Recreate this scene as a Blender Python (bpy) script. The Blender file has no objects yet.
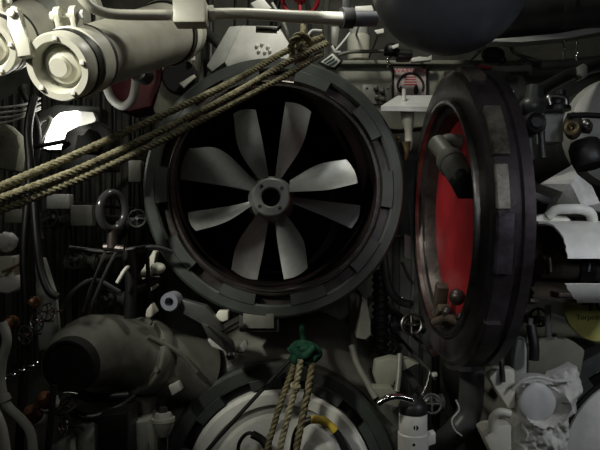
import bpy, bmesh, math, random
from mathutils import Vector, Matrix, noise
S = bpy.context.scene
COL = S.collection
PI = math.pi
# ------------------------------------------------------------------ camera, world, lights
F = 583.0            # focal length in pixels of a 600 x 450 frame
ZC = 1.30            # eye height
cd = bpy.data.cameras.new('camera'); cam = bpy.data.objects.new('camera', cd); COL.objects.link(cam)
cd.sensor_width = 36.0; cd.lens = 36.0 * F / 600.0; cd.clip_start = 0.05
cam.location = (0, 0, ZC); cam.rotation_euler = (PI / 2, 0, 0); S.camera = cam
S.view_settings.view_transform = 'Standard'; S.view_settings.look = 'None'
S.view_settings.exposure = 0.0; S.view_settings.gamma = 1.0; S.view_settings.use_curve_mapping = False
W = bpy.data.worlds.new('world'); S.world = W; W.use_nodes = True
W.node_tree.nodes['Background'].inputs[0].default_value = (0.75, 0.85, 1.0, 1)
W.node_tree.nodes['Background'].inputs[1].default_value = 0.006

def lamp(name, kind, loc, power, color, target=None, size=0.1, angle=None):
    l = bpy.data.lights.new(name, kind); l.energy = power; l.color = color
    if kind == 'AREA': l.shape = 'DISK'; l.size = size
    else: l.shadow_soft_size = size
    if kind == 'SPOT': l.spot_size = angle or 1.0; l.spot_blend = 0.8
    o = bpy.data.objects.new(name, l); COL.objects.link(o); o.location = loc
    if target is not None:
        o.rotation_euler = (Vector(target) - Vector(loc)).to_track_quat('-Z', 'Y').to_euler()
    return o
lamp('left_lamp', 'SPOT', (-1.0, 0.50, 2.0), 66, (1.0, 0.98, 0.86), (-0.53, 1.08, 1.63), 0.06, 0.72)
lamp('ceiling_lamp', 'POINT', (0.08, 1.43, 2.35), 12.5, (1.0, 0.98, 0.86), None, 0.06)
lamp('blade_fill_spot', 'SPOT', (0.04, 1.22, 2.15), 17, (1.0, 0.99, 0.94), (0.145, 1.745, 1.455), 0.02, 0.24)  # added narrow spot, there only to brighten the right-hand blade
lamp('right_fill', 'SPOT', (0.55, -0.7, 1.80), 20.0, (0.86, 0.9, 1.0), (0.62, 1.45, 1.42), 0.25, 0.55)
lamp('aisle_lamp', 'AREA', (-0.55, -0.5, 2.35), 2.1, (1.0, 0.99, 0.92), (0.0, 1.6, 1.3), 0.35)
lamp('lower_right_fill', 'SPOT', (1.25, 0.35, 1.75), 20, (0.90, 0.93, 1.0), (0.70, 1.5, 0.98), 0.08, 0.85)  # added fill spot, aimed to brighten the cloth and sign at lower right

# ------------------------------------------------------------------ helpers
def P(px, py, Y): return Vector(((px - 300.0) / F * Y, Y, ZC + (225.0 - py) / F * Y))
def K(Y): return Y / F
V = Vector
AX = Vector((1, 0, 0)); AY = Vector((0, 1, 0)); AZ = Vector((0, 0, 1))

def mat(name, c, rough=0.5, metal=0.0, var=0.35, scale=14.0, c2=None, bump=0.0, emit=None, spec=0.5, bscale=60.0):
    m = bpy.data.materials.new(name); m.use_nodes = True
    nt = m.node_tree; N = nt.nodes; L = nt.links; b = N['Principled BSDF']
    b.inputs['Roughness'].default_value = rough; b.inputs['Metallic'].default_value = metal
    b.inputs['Specular IOR Level'].default_value = spec
    tc = N.new('ShaderNodeTexCoord'); nz = N.new('ShaderNodeTexNoise')
    nz.inputs['Scale'].default_value = scale; nz.inputs['Detail'].default_value = 6
    nz.inputs['Roughness'].default_value = 0.65
    L.new(tc.outputs['Object'], nz.inputs['Vector'])
    cr = N.new('ShaderNodeValToRGB')
    d = c2 if c2 else tuple(x * (1 - var) for x in c)
    cr.color_ramp.elements[0].position = 0.36; cr.color_ramp.elements[0].color = (*d, 1)
    cr.color_ramp.elements[1].position = 0.62; cr.color_ramp.elements[1].color = (*c, 1)
    L.new(nz.outputs['Fac'], cr.inputs['Fac']); L.new(cr.outputs['Color'], b.inputs['Base Color'])
    if bump:
        n2 = N.new('ShaderNodeTexNoise'); n2.inputs['Scale'].default_value = bscale; n2.inputs['Detail'].default_value = 4
        bp = N.new('ShaderNodeBump'); bp.inputs['Strength'].default_value = bump; bp.inputs['Distance'].default_value = 0.004
        L.new(tc.outputs['Object'], n2.inputs['Vector']); L.new(n2.outputs['Fac'], bp.inputs['Height'])
        L.new(bp.outputs['Normal'], b.inputs['Normal'])
    if emit:
        b.inputs['Emission Color'].default_value = (1.0, 0.98, 0.9, 1); b.inputs['Emission Strength'].default_value = emit
    return m
cream = mat('cream_paint', (0.74, 0.73, 0.62), 0.38, var=0.14, scale=9, bump=0.12)
white = mat('white_paint', (0.80, 0.80, 0.74), 0.45, var=0.18, scale=12, bump=0.12)
palegrey = mat('pale_grey_paint', (0.50, 0.51, 0.47), 0.45, var=0.25, bump=0.12)
bluegrey = mat('blue_grey_paint', (0.22, 0.23, 0.27), 0.42, var=0.12, scale=40, bump=0.06)
beamgreen = mat('grey_green_paint', (0.27, 0.275, 0.22), 0.5, var=0.25, scale=8, bump=0.1)
olive = mat('olive_grey_paint', (0.20, 0.20, 0.17), 0.4, var=0.3, scale=10, bump=0.15)
tubegreen = mat('dark_grey_green_paint', (0.056, 0.064, 0.058), 0.42, var=0.3, scale=12, bump=0.1)
darkgrey = mat('dark_grey_paint', (0.06, 0.062, 0.06), 0.4, var=0.4)
black = mat('black_rubber', (0.012, 0.012, 0.012), 0.45, var=0.3)
deepblack = mat('deep_black', (0.006, 0.006, 0.006), 0.8, var=0.3)
steel = mat('worn_steel', (0.42, 0.41, 0.39), 0.32, 1.0, c2=(0.2, 0.19, 0.18), scale=18, bump=0.1)
chrome = mat('polished_steel', (0.75, 0.76, 0.76), 0.14, 1.0, var=0.2)
darksteel = mat('greased_dark_steel', (0.105, 0.09, 0.085), 0.38, 0.7, c2=(0.035, 0.028, 0.026), scale=9, bump=0.25)
doorsteel = mat('oily_dark_steel', (0.11, 0.095, 0.10), 0.40, 0.45, c2=(0.03, 0.024, 0.024), scale=7, bump=0.35)
wornlug = mat('bare_worn_steel', (0.38, 0.34, 0.27), 0.42, 0.4, c2=(0.05, 0.04, 0.032), scale=15, bump=0.35)
bladegrey = mat('matt_grey_alloy', (0.33, 0.345, 0.335), 0.42, 0.35, var=0.15, scale=60, bump=0.08, bscale=200)
bladepale = mat('bright_zinc', (0.80, 0.82, 0.80), 0.35, 0.25, var=0.12, scale=30)
ringsteel = mat('dull_polished_steel', (0.07, 0.072, 0.075), 0.14, 0.3, var=0.3)
panec = mat('pale_plastic', (0.62, 0.63, 0.62), 0.5, var=0.12, scale=6)
lugsteel = mat('purplish_worn_steel', (0.17, 0.15, 0.18), 0.38, 0.4, c2=(0.05, 0.042, 0.045), scale=16, bump=0.3)
padsteel = mat('bare_rubbed_steel', (0.62, 0.60, 0.52), 0.45, 0.3, c2=(0.22, 0.18, 0.12), scale=24, bump=0.3)
creamshade = mat('shaded_cream_paint', (0.47, 0.46, 0.38), 0.4, var=0.3, scale=7, bump=0.12)  # cream greyed down: shade on the cylinder bodies put into the colour
fittinggrey = mat('grey_olive_fitting', (0.11, 0.11, 0.095), 0.5, var=0.35)
red = mat('dark_red_paint', (0.36, 0.014, 0.02), 0.5, var=0.35, scale=10, bump=0.1)
darkred = mat('grimy_red', (0.075, 0.008, 0.01), 0.6)
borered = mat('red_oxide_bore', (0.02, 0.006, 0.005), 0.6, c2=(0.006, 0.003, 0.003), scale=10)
brass = mat('tarnished_brass', (0.40, 0.31, 0.15), 0.38, 0.8, c2=(0.16, 0.13, 0.08), scale=25)
copper = mat('brown_copper', (0.36, 0.17, 0.09), 0.35, 0.7, c2=(0.12, 0.06, 0.04), scale=25)
brown = mat('brown_grimy_metal', (0.10, 0.08, 0.055), 0.6, 0.1, c2=(0.045, 0.033, 0.025), scale=14, bump=0.3)
ropem = mat('tan_hemp', (0.36, 0.335, 0.215), 0.9, c2=(0.15, 0.135, 0.08), scale=70, bump=0.7, bscale=350, spec=0.1)
ropeold = mat('olive_brown_hemp', (0.24, 0.21, 0.12), 0.9, c2=(0.09, 0.075, 0.04), scale=60, bump=0.6, bscale=350, spec=0.1)
greenrope = mat('green_cord', (0.02, 0.075, 0.045), 0.85, var=0.5, scale=60, bump=0.6, bscale=300, spec=0.1)
cloth = mat('soiled_white_cloth', (0.70, 0.70, 0.66), 0.95, c2=(0.50, 0.49, 0.45), scale=22, bump=0.5, bscale=120, spec=0.1)
canvas = mat('olive_canvas', (0.22, 0.22, 0.17), 0.95, var=0.3, scale=8, bump=0.4, spec=0.1)
yellowp = mat('yellow_green_paint', (0.52, 0.50, 0.13), 0.6, var=0.2, scale=20)
yellowt = mat('yellow_tape', (0.75, 0.55, 0.06), 0.5, var=0.2)
signpink = mat('faded_pink_white', (0.62, 0.52, 0.50), 0.55, var=0.15)
signred = mat('sign_red', (0.50, 0.03, 0.05), 0.55, var=0.15)
ink = mat('black_ink', (0.01, 0.01, 0.01), 0.6, var=0.2)
bulk = mat('bulkhead_grey_green', (0.12, 0.12, 0.10), 0.65, c2=(0.035, 0.035, 0.03), scale=5, bump=0.3)
hull = mat('hull_dark_paint', (0.06, 0.06, 0.055), 0.7, c2=(0.03, 0.03, 0.028), scale=4)
floorm = mat('floor_dark_plate', (0.05, 0.05, 0.05), 0.55, var=0.4, scale=6)
glow = mat('glowing_white', (0.9, 0.9, 0.85), 0.5, var=0.05, emit=7.0)  # self-glowing white, stands in for light falling on a surface

def perp(a):
    a = a.normalized()
    h = AZ if abs(a.z) < 0.9 else AX
    u = h.cross(a).normalized(); return u, a.cross(u).normalized()
def smooth_path(pts, k=8, closed=False):
    pts = [V(p) for p in pts]; n = len(pts)
    if n < 3 and not closed: return pts
    out = []
    rng = n if closed else n - 1
    for i in range(rng):
        if closed: p0, p1, p2, p3 = pts[i - 1], pts[i], pts[(i + 1) % n], pts[(i + 2) % n]
        else:
            p1, p2 = pts[i], pts[i + 1]
            p0 = pts[i - 1] if i else p1 * 2 - p2
            p3 = pts[i + 2] if i + 2 < n else p2 * 2 - p1
        for j in range(k):
            t = j / k
            out.append(0.5 * ((2 * p1) + (p2 - p0) * t + (2 * p0 - 5 * p1 + 4 * p2 - p3) * t * t + (3 * p1 - p0 - 3 * p2 + p3) * t ** 3))
    if not closed: out.append(pts[-1])
    return out

class M:
    def __init__(s): s.bm = bmesh.new()
    def rings(s, rings, closed=False, caps=True):
        bm = s.bm; R = [[bm.verts.new(p) for p in r] for r in rings]; n = len(R[0])
        m = len(R)
        for i in range(m if closed else m - 1):
            a, b = R[i], R[(i + 1) % m]
            for j in range(n):
                try: bm.faces.new((a[j], a[(j + 1) % n], b[(j + 1) % n], b[j]))
                except ValueError: pass
        if caps and not closed:
            bm.faces.new(R[0][::-1]); bm.faces.new(R[-1])
        return s
    def tube(s, pts, r, n=12, closed=False, k=8, wob=0.0):
        p = smooth_path(pts, k, closed); m = len(p)
        rr = (lambda t: r) if not hasattr(r, '__len__') else (lambda t: r[min(int(t * (len(r) - 1)), len(r) - 2)] * (1 - (t * (len(r) - 1) - min(int(t * (len(r) - 1)), len(r) - 2))) + r[min(int(t * (len(r) - 1)), len(r) - 2) + 1] * (t * (len(r) - 1) - min(int(t * (len(r) - 1)), len(r) - 2)))
        tang = []
        for i in range(m):
            a = p[i - 1] if (i or closed) else p[i]; b = p[(i + 1) % m] if (i < m - 1 or closed) else p[i]
            tang.append((b - a).normalized())
        u, v = perp(tang[0]); rings = []
        for i in range(m):
            u = (u - tang[i] * u.dot(tang[i])).normalized(); v = tang[i].cross(u)
            q = rr(i / max(1, m - 1))
            if wob: q *= 1 + wob * noise.noise(p[i] * 40)
            rings.append([p[i] + (u * math.cos(2 * PI * j / n) + v * math.sin(2 * PI * j / n)) * q for j in range(n)])
        return s.rings(rings, closed)
    def rope(s, pts, r, pitch=None, k=40, jit=0.05):
        p = smooth_path(pts, k); pitch = pitch or r * 5.0
        # resample evenly
        L = [0.0]
        for i in range(1, len(p)): L.append(L[-1] + (p[i] - p[i - 1]).length)
        N = max(12, int(L[-1] / pitch * 10)); q = []; j = 0
        for i in range(N + 1):
            d = L[-1] * i / N
            while j < len(L) - 2 and L[j + 1] < d: j += 1
            t = (d - L[j]) / max(1e-9, L[j + 1] - L[j]); q.append(p[j].lerp(p[j + 1], t))
        for a in range(3):
            pts2 = []; u, v = perp(q[1] - q[0])
            for i in range(N + 1):
                tg = (q[min(i + 1, N)] - q[max(i - 1, 0)]).normalized()
                u = (u - tg * u.dot(tg)).normalized(); v = tg.cross(u)
                an = 2 * PI * (L[-1] * i / N) / pitch + a * 2 * PI / 3
                e = 1 + jit * noise.noise(q[i] * 60 + V((a * 7, 0, 0)))
                pts2.append(q[i] + (u * math.cos(an) + v * math.sin(an)) * r * 0.52 * e)
            s.tube(pts2, r * 0.54, n=6, k=1)
        return s
    def lathe(s, o, ax, prof, n=40, loop=False):
        o = V(o); ax = V(ax).normalized(); u, v = perp(ax)
        rings = [[o + ax * t + (u * math.cos(2 * PI * j / n) + v * math.sin(2 * PI * j / n)) * max(r, 1e-5) for j in range(n)] for r, t in prof]
        return s.rings(rings, closed=loop, caps=not loop)
    def arc(s, o, ax, u, r0, r1, t0, t1, a0, a1, n=10, cham=0.0):
        o = V(o); ax = V(ax).normalized(); u = V(u).normalized(); v = ax.cross(u)
        rings = []
        for i in range(n + 1):
            a = a0 + (a1 - a0) * i / n; d = u * math.cos(a) + v * math.sin(a)
            rings.append([o + d * r + ax * t for r, t in ((r0, t0), (r1 - cham, t0), (r1, t0 + cham), (r1, t1), (r0, t1))])
        return s.rings(rings)
    def box(s, c, size, rot=None, bev=0.0):
        r = bmesh.ops.create_cube(s.bm, size=1.0)['verts']
        m = Matrix.Translation(V(c)) @ (rot.to_4x4() if rot else Matrix.Identity(4)) @ Matrix.Diagonal((*size, 1))
        bmesh.ops.transform(s.bm, matrix=m, verts=r)
        if bev:
            e = list({e for v in r for e in v.link_edges})
            bmesh.ops.bevel(s.bm, geom=e, offset=bev, segments=2, affect='EDGES', profile=0.5)
        return s
    def pbox(s, x0, y0, x1, y1, Y, d, bev=0.004):
        a = P(x0, y0, Y); b = P(x1, y1, Y); c = (a + b) / 2 + V((0, d / 2, 0))
        return s.box(c, (abs(b.x - a.x), d, abs(b.z - a.z)), None, bev)
    def poly(s, pts, Y, d, bev=0.0):
        a = [s.bm.verts.new(P(x, y, Y)) for x, y in pts]; b = [s.bm.verts.new(v.co + V((0, d, 0))) for v in a]
        n = len(a); fs = [s.bm.faces.new(a), s.bm.faces.new(b[::-1])]
        for i in range(n): fs.append(s.bm.faces.new((a[i], b[i], b[(i + 1) % n], a[(i + 1) % n])))
        if bev:
            e = list({e for f in fs for e in f.edges})
            bmesh.ops.bevel(s.bm, geom=e, offset=bev, segments=2, affect='EDGES', profile=0.5)
        return s
    def torus(s, c, ax, R, r, n=32, m=10):
        u, v = perp(V(ax)); c = V(c)
        return s.tube([c + (u * math.cos(2 * PI * i / n) + v * math.sin(2 * PI * i / n)) * R for i in range(n)], r, n=m, closed=True, k=1)
    def ball(s, c, r, n=16, sc=(1, 1, 1), lump=0.0):
        x = bmesh.ops.create_icosphere(s.bm, subdivisions=3, radius=r)['verts']
        for v in x:
            if lump: v.co *= 1 + lump * noise.noise(v.co * (2.2 / r))
            v.co = V((v.co.x * sc[0], v.co.y * sc[1], v.co.z * sc[2])) + V(c)
        return s

WL = {}
def finish(o, label=None, cat=None, group=None, kind=None):
    if label: o['label'] = label
    if cat: o['category'] = cat
    if group: o['group'] = group
    if kind: o['kind'] = kind
    return o
def thing(name, label, cat, loc=(0, 0, 0), group=None):
    o = bpy.data.objects.new(name, None); COL.objects.link(o); o.location = loc; o.empty_display_size = 0.05
    WL[o.name] = V(loc); return finish(o, label, cat, group)
def part(name, m, material, parent=None, label=None, cat=None, group=None, kind=None, ang=35):
    bm = m.bm
    bmesh.ops.remove_doubles(bm, verts=bm.verts, dist=2e-6)
    bmesh.ops.recalc_face_normals(bm, faces=bm.faces)
    me = bpy.data.meshes.new(name)
    if parent is not None: base = WL[parent.name]
    else:
        lo = V((min(v.co.x for v in bm.verts), min(v.co.y for v in bm.verts), min(v.co.z for v in bm.verts)))
        hi = V((max(v.co.x for v in bm.verts), max(v.co.y for v in bm.verts), max(v.co.z for v in bm.verts)))
        base = V(((lo.x + hi.x) / 2, (lo.y + hi.y) / 2, lo.z)) if kind != 'structure' else V((0, 0, 0))
    bmesh.ops.translate(bm, verts=bm.verts, vec=-base)
    bm.to_mesh(me); bm.free(); me.materials.append(material)
    me.shade_smooth(); me.set_sharp_from_angle(angle=math.radians(ang))
    o = bpy.data.objects.new(name, me); COL.objects.link(o)
    if parent is not None: o.parent = parent
    else: o.location = base
    WL[o.name] = base
    return finish(o, label, cat, group, kind)
def dup(root, loc, label, group=None, rot=None, scale=None):
    r = root.copy(); COL.objects.link(r); r.location = loc; r['label'] = label
    if group: r['group'] = group
    if rot is not None: r.rotation_euler = rot
    if scale is not None: r.scale = (scale,) * 3
    for ch in list(root.children):
        c = ch.copy(); COL.objects.link(c); c.parent = r
        for g in list(ch.children):
            d = g.copy(); COL.objects.link(d); d.parent = c
    return r
def text_mesh(name, body, size, center, material, parent, sx=1.0):
    cu = bpy.data.curves.new(name, 'FONT'); cu.body = body; cu.size = size; cu.extrude = 0.0004
    cu.align_x = 'CENTER'; cu.align_y = 'CENTER'
    t = bpy.data.objects.new(name, cu); COL.objects.link(t)
    bpy.context.view_layer.update()
    me = bpy.data.meshes.new_from_object(t.evaluated_get(bpy.context.evaluated_depsgraph_get()))
    bpy.data.objects.remove(t); bpy.data.curves.remove(cu)
    me.transform(Matrix.Translation(V(center) - WL[parent.name]) @ Matrix.Rotation(PI / 2, 4, 'X') @ Matrix.Diagonal((sx, 1, 1, 1)))
    me.materials.clear(); me.materials.append(material); me.name = name
    o = bpy.data.objects.new(name, me); COL.objects.link(o); o.parent = parent; WL[o.name] = WL[parent.name]
    return o
def stud(parent, x, y, Y, r=0.006, to=2.702):
    w = P(x, y, Y); part('mounting_stud', M().tube([w, V((w.x, to, w.z))], r, 8), darkgrey, parent)
def pipe(name, label, pts, rpx, m, cat='pipe', group=None, n=12, k=8):
    """a pipe through points (pixel x, pixel y, depth)"""
    w = [P(*p) for p in pts]; Y = sum(p[2] for p in pts) / len(pts)
    return part(name, M().tube(w, rpx * K(Y), n=n, k=k), m, None, label, cat, group)

# ------------------------------------------------------------------ room shell
def shell(name, c, size, m): part(name, M().box(c, size), m, kind='structure')
shell('floor', (0, 0.1, -0.05), (4.2, 5.8, 0.1), floorm)
shell('ceiling', (0, 0.1, 3.05), (4.2, 5.8, 0.1), hull)
shell('wall_back', (0, 2.75, 1.5), (4.2, 0.1, 3.0), bulk)
shell('wall_left', (-2.05, 0.1, 1.5), (0.1, 5.4, 3.0), hull)
shell('wall_right', (2.05, 0.1, 1.5), (0.1, 5.4, 3.0), hull)
shell('wall_rear', (0, -2.75, 1.5), (4.2, 0.1, 3.0), hull)

# ------------------------------------------------------------------ open torpedo tube
LUGW = math.radians(18)
def ring_lugs(t, o, ax, u, r0, r1, t0, t1, a_off, m, name='lug', sub=None, alt=None):
    for k in range(10):
        a = a_off + k * 2 * PI / 10
        part(name, M().arc(o, ax, u, r0, r1, t0, t1, a - LUGW / 2, a + LUGW / 2, 8, 0.002), (alt or {}).get(k, m), t)
TY = 1.70; k = K(TY); TO = P(275, 187, TY); TA = V((-0.035, 1, -0.03)).normalized()
TU = (AX - TA * AX.dot(TA)).normalized()
tube = thing('torpedo_tube', 'open torpedo tube with notched dark grey green breech ring and black bore', 'torpedo tube', TO)
part('breech_ring', M().lathe(TO, TA, [(118 * k, 0.006), (120 * k, 0), (128.5 * k, 0), (131 * k, 0.007), (131 * k, 0.06), (118 * k, 0.06)], 96, True), tubegreen, tube)
ring_lugs(tube, TO, TA, TU, 108.5 * k, 119.5 * k, -0.003, 0.03, math.radians(1), tubegreen)
part('thread_ring', M().lathe(TO, TA, [(119 * k, 0.034), (110 * k, 0.034), (109 * k, 0.012), (107.5 * k, 0.010), (107 * k, 0.022), (105.5 * k, 0.022), (105 * k, 0.016),
     (103.5 * k, 0.016), (103 * k, 0.05), (103 * k, 0.07), (119 * k, 0.07)], 96, True), darksteel, tube)
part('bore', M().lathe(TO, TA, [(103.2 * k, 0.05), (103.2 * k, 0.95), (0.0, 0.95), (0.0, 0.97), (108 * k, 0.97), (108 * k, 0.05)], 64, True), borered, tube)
part('barrel', M().lathe(TO, TA, [(110 * k, 0.06), (124 * k, 0.06), (124 * k, 0.09), (118 * k, 0.12), (118 * k, 0.96), (110 * k, 0.96)], 64, True), tubegreen, tube)
pl = part('data_plate', M().pbox(243, 313.5, 274, 328.5, TY - 0.012, 0.012, 0.002), olive, tube)
part('plate_bracket', M().pbox(239, 309, 279, 332, TY + 0.0005, 0.05, 0.003), darkgrey, tube)

# propeller in the tube
PY = 1.745; pk = K(PY); HO = P(271, 198, PY)
prop = thing('torpedo_propeller', 'grey eight bladed propeller with round hollow hub inside the open tube', 'propeller', HO)
hb = part('hub', M().lathe(HO, TA, [(9.2 * pk, 0.05), (9.2 * pk, -0.030), (10.5 * pk, -0.034), (17.5 * pk, -0.034), (19 * pk, -0.030), (19.5 * pk, 0.0), (22 * pk, 0.02), (24 * pk, 0.06), (25 * pk, 0.13), (9.2 * pk, 0.13)], 48, True), bladegrey, prop)
part('shaft_plug', M().lathe(HO, TA, [(0, 0.03), (9.3 * pk, 0.03), (9.3 * pk, 0.10), (0, 0.10)], 32), deepblack, prop)
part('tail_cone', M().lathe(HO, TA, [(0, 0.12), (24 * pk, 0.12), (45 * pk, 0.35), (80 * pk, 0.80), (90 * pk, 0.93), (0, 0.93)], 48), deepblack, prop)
for a in (50, 140, 230, 320):
    d = TU * math.cos(math.radians(a)) + TA.cross(TU) * math.sin(math.radians(a))
    part('hub_bolt', M().lathe(HO + d * 14 * pk - TA * 0.034, -TA, [(0, -0.004), (2.0 * pk, -0.004), (2.0 * pk, 0.001), (1.6 * pk, 0.002), (0, 0.002)], 10), darksteel, hb)
# edge a (clockwise side first seen), edge b : tip, middle, root in photo pixels; sign of twist
BL = [([(233, 113), (238, 147), (257, 177)], [(256, 111), (264, 150), (269, 180)], 1),
      ([(285.5, 101.5), (281, 132), (275, 178)], [(312, 108.5), (303, 142), (282, 176)], -1),
      ([(347.5, 157.5), (319, 162), (290, 179)], [(356.5, 184), (325, 191.5), (289, 193)], 1),
      ([(361, 205), (330, 201.5), (291, 196)], [(353, 228), (325, 215.5), (289, 201)], -1),
      ([(308, 268), (303, 240), (285, 213)], [(284, 280), (278, 246), (274, 217)], -1),
      ([(257, 280), (262.5, 253), (269, 216)], [(232, 269), (238, 244), (259, 212)], 1),
      ([(196, 231), (226, 222), (254, 204)], [(187, 211.5), (226, 205.5), (253, 200)], -1),
      ([(180, 179), (219, 184), (254, 191)], [(190.5, 150), (222, 152), (256, 182)], 1)]
for ea, eb, sg in BL:
    N1, N2 = 14, 8
    A = smooth_path([V((x - 271, 198 - y, 0)) for x, y in ea], 7); B = smooth_path([V((x - 271, 198 - y, 0)) for x, y in eb], 7)
    m = M(); front = []; back = []
    for i in range(len(A)):
        s = 1 - i / (len(A) - 1)                 # 1 at the tip
        rf = []; rb = []
        for j in range(N2 + 1):
            c = j / N2
            q = A[i].lerp(B[i], c)
            if i == 0:                            # round the tip
                q = q * (1 + 0.035 * math.sin(PI * c) - 0.0)
            w = (A[i] - B[i]).length
            tw = 0.95 * (1 - s) + (0.75 if ea[0][0] == 347.5 else 0.42)
            dep = sg * (0.5 - c) * w * tw + 3.0 * math.sin(PI * c)
            th = (0.5 + 1.4 * math.sin(PI * min(max(c, 0.0), 1.0))) * (1.2 - 0.6 * s)
            base = HO + (TU * q.x + TA.cross(TU) * 0 + AZ * q.y) * pk
            off = 0.0 if sg > 0 else 0.022
            rf.append(base + TA * (dep * pk - th * pk * 0.5 + off)); rb.append(base + TA * (dep * pk + th * pk * 0.5 + off))
        front.append(rf); back.append(rb)
    m.rings([f + b[::-1] for f, b in zip(front, back)])
    part('blade', m, bladegrey, prop, ang=50)

# ------------------------------------------------------------------ open breech door, seen almost edge on
DO = V((0.366, 1.50, P(0, 219, 1.5).z)); DA = V((1, 0.015, 0)).normalized(); DU = AZ.copy()
R = 0.371
door = thing('breech_door', 'open round breech door with red inner face and greasy dark steel rim', 'breech door', DO)
part('rim', M().lathe(DO, DA, [(0.300, 0.004), (0.306, 0), (R - 0.014, 0), (R, 0.012), (R, 0.050), (R - 0.010, 0.054), (R - 0.010, 0.062), (R - 0.002, 0.066), (R - 0.002, 0.088), (R - 0.02, 0.094), (0.300, 0.094)], 96, True), doorsteel, door)
part('seal_ring', M().lathe(DO, DA, [(0.288, -0.008), (0.292, -0.011), (0.298, -0.011), (0.301, -0.006), (0.301, 0.03), (0.288, 0.03)], 96, True), steel, door)
part('dish_wall', M().lathe(DO, DA, [(0.289, 0.0), (0.284, 0.012), (0.268, 0.016), (0.258, 0.05), (0.258, 0.07), (0.30, 0.07), (0.30, 0.0)], 96, True), darksteel, door)
part('inner_face', M().lathe(DO, DA, [(0, 0.030), (0.12, 0.032), (0.255, 0.046), (0.260, 0.055), (0.260, 0.07), (0, 0.07)], 64), red, door, 'red painted inner face')
part('back_dome', M().lathe(DO, DA, [(0, 0.065), (0.305, 0.065), (0.305, 0.084), (0.22, 0.12), (0.10, 0.14), (0, 0.142)], 64), doorsteel, door)
for kk in range(10):
    a = math.radians(-10 + kk * 36)
    # angle measured from the top towards the camera
    ax = DA; uu = AZ
    part('lug', M().arc(DO, DA, AZ, R - 0.004, R + 0.011, 0.006, 0.040, a - LUGW / 2, a + LUGW / 2, 8, 0.004), {0: wornlug, 1: wornlug, 2: wornlug, 3: lugsteel}.get(kk, doorsteel), door)
part('worn_pad', M().arc(DO, DA, AZ, R - 0.004, R + 0.006, 0.008, 0.034, math.radians(74), math.radians(87.5), 6, 0.003), padsteel, door, 'bright worn pad')
f1, f2, f3 = P(437, 143, 1.47), P(450, 160, 1.41), P(466, 184, 1.29)
ft = part('pipe_fitting', M().tube([f1, f1.lerp(f2, .9)], 0.024, 16).tube([f2.lerp(f1, .1), f3], 0.030, 16).tube([f2, f2 + (f3 - f2) * 0.25], 0.034, 16), fittinggrey, door)
part('fitting_elbow', M().tube([f1 + V((0.004, 0, -0.006)), f1 + V((0.03, 0.0, 0.004)), f1 + V((0.06, 0, 0.0))], 0.020, 14), fittinggrey, ft)
part('fitting_nut', M().tube([f3 - (f3 - f2) * .12, f3 + (f3 - f2) * 0.1], 0.034, 6), black, ft)
part('latch_plate', M().box(P(437, 296, 1.52) + V((0.01, 0, 0)), (0.03, 0.03, 0.07), Matrix.Rotation(0.5, 3, 'X'), 0.004).box(P(441, 313, 1.50), (0.03, 0.08, 0.02), Matrix.Rotation(-0.5, 3, 'X'), 0.003), brown, door)
part('latch_bolt', M().ball(P(457, 297, 1.40), 0.020).ball(P(447, 312, 1.45), 0.014).ball(P(461, 318, 1.36), 0.013), darksteel, door)
part('latch_rod', M().tube([P(434, 322, 1.5), P(447, 318, 1.45), P(463, 323, 1.36)], 0.010, 10), brown, door)
part('hinge_arm', M().box(DO + V((0.145, 0.20, 0)), (0.03, 0.52, 0.14), None, 0.01), darksteel, door)

# ------------------------------------------------------------------ lower torpedo tube (closed) and its housing
LY = 1.75; lk = K(LY); LO = P(280, 483, LY); LA = AY.copy()
lt = thing('torpedo_tube', 'lower torpedo tube with olive bell housing and black notched ring under the open tube', 'torpedo tube', LO)
part('breech_ring', M().lathe(LO, LA, [(104 * lk, 0.006), (106 * lk, 0), (117 * lk, 0), (120 * lk, 0.01), (120 * lk, 0.07), (104 * lk, 0.07)], 96, True), tubegreen, lt)
ring_lugs(lt, LO, LA, AX, 95.5 * lk, 105.5 * lk, -0.003, 0.03, math.radians(10), tubegreen)
part('recess_ring', M().lathe(LO, LA, [(105 * lk, 0.028), (94.2 * lk, 0.028), (94.2 * lk, 0.09), (105 * lk, 0.09)], 96, True), deepblack, lt)
part('bell_housing', M().lathe(LO, LA, [(110 * lk, 0.06), (123 * lk, 0.06), (130 * lk, 0.075), (141 * lk, 0.12), (149 * lk, 0.22), (150 * lk, 0.60), (110 * lk, 0.60)], 80, True), olive, lt)
part('barrel', M().lathe(LO, LA, [(100 * lk, 0.09), (108 * lk, 0.09), (108 * lk, 0.94), (100 * lk, 0.94)], 64, True), olive, lt)
ld = thing('breech_door', 'closed round white breech door of the lower tube with ropes hanging across it', 'breech door', LO)
part('door_rim', M().lathe(LO, LA, [(78 * lk, 0.0), (80 * lk, -0.012), (90 * lk, -0.012), (93.5 * lk, 0.0), (93.5 * lk, 0.05), (78 * lk, 0.05)], 96, True), white, ld)
part('door_groove', M().lathe(LO, LA, [(69 * lk, 0.002), (79 * lk, 0.002), (79 * lk, 0.04), (69 * lk, 0.04)], 80, True), palegrey, ld, 'grey ring')
part('door_dome', M().lathe(LO, LA, [(0, -0.05), (30 * lk, -0.046), (55 * lk, -0.03), (67 * lk, -0.016), (70 * lk, 0.0), (70 * lk, 0.04), (0, 0.04)], 80), white, ld)
part('door_hub', M().lathe(LO, LA, [(0, -0.10), (18 * lk, -0.10), (22 * lk, -0.09), (24 * lk, -0.04), (0, -0.04)], 40), darksteel, ld)
hs = thing('hose', 'black hose loop with a yellow taped band in front of the lower white door', 'hose', P(325, 425, LY - 0.09))
part('hose_body', M().tube([P(x, y, LY - 0.08) for x, y in [(293, 452), (297, 432), (308, 421), (322, 421), (334, 430), (344, 448), (350, 475)]], 3.6 * lk, 12), black, hs)
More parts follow.
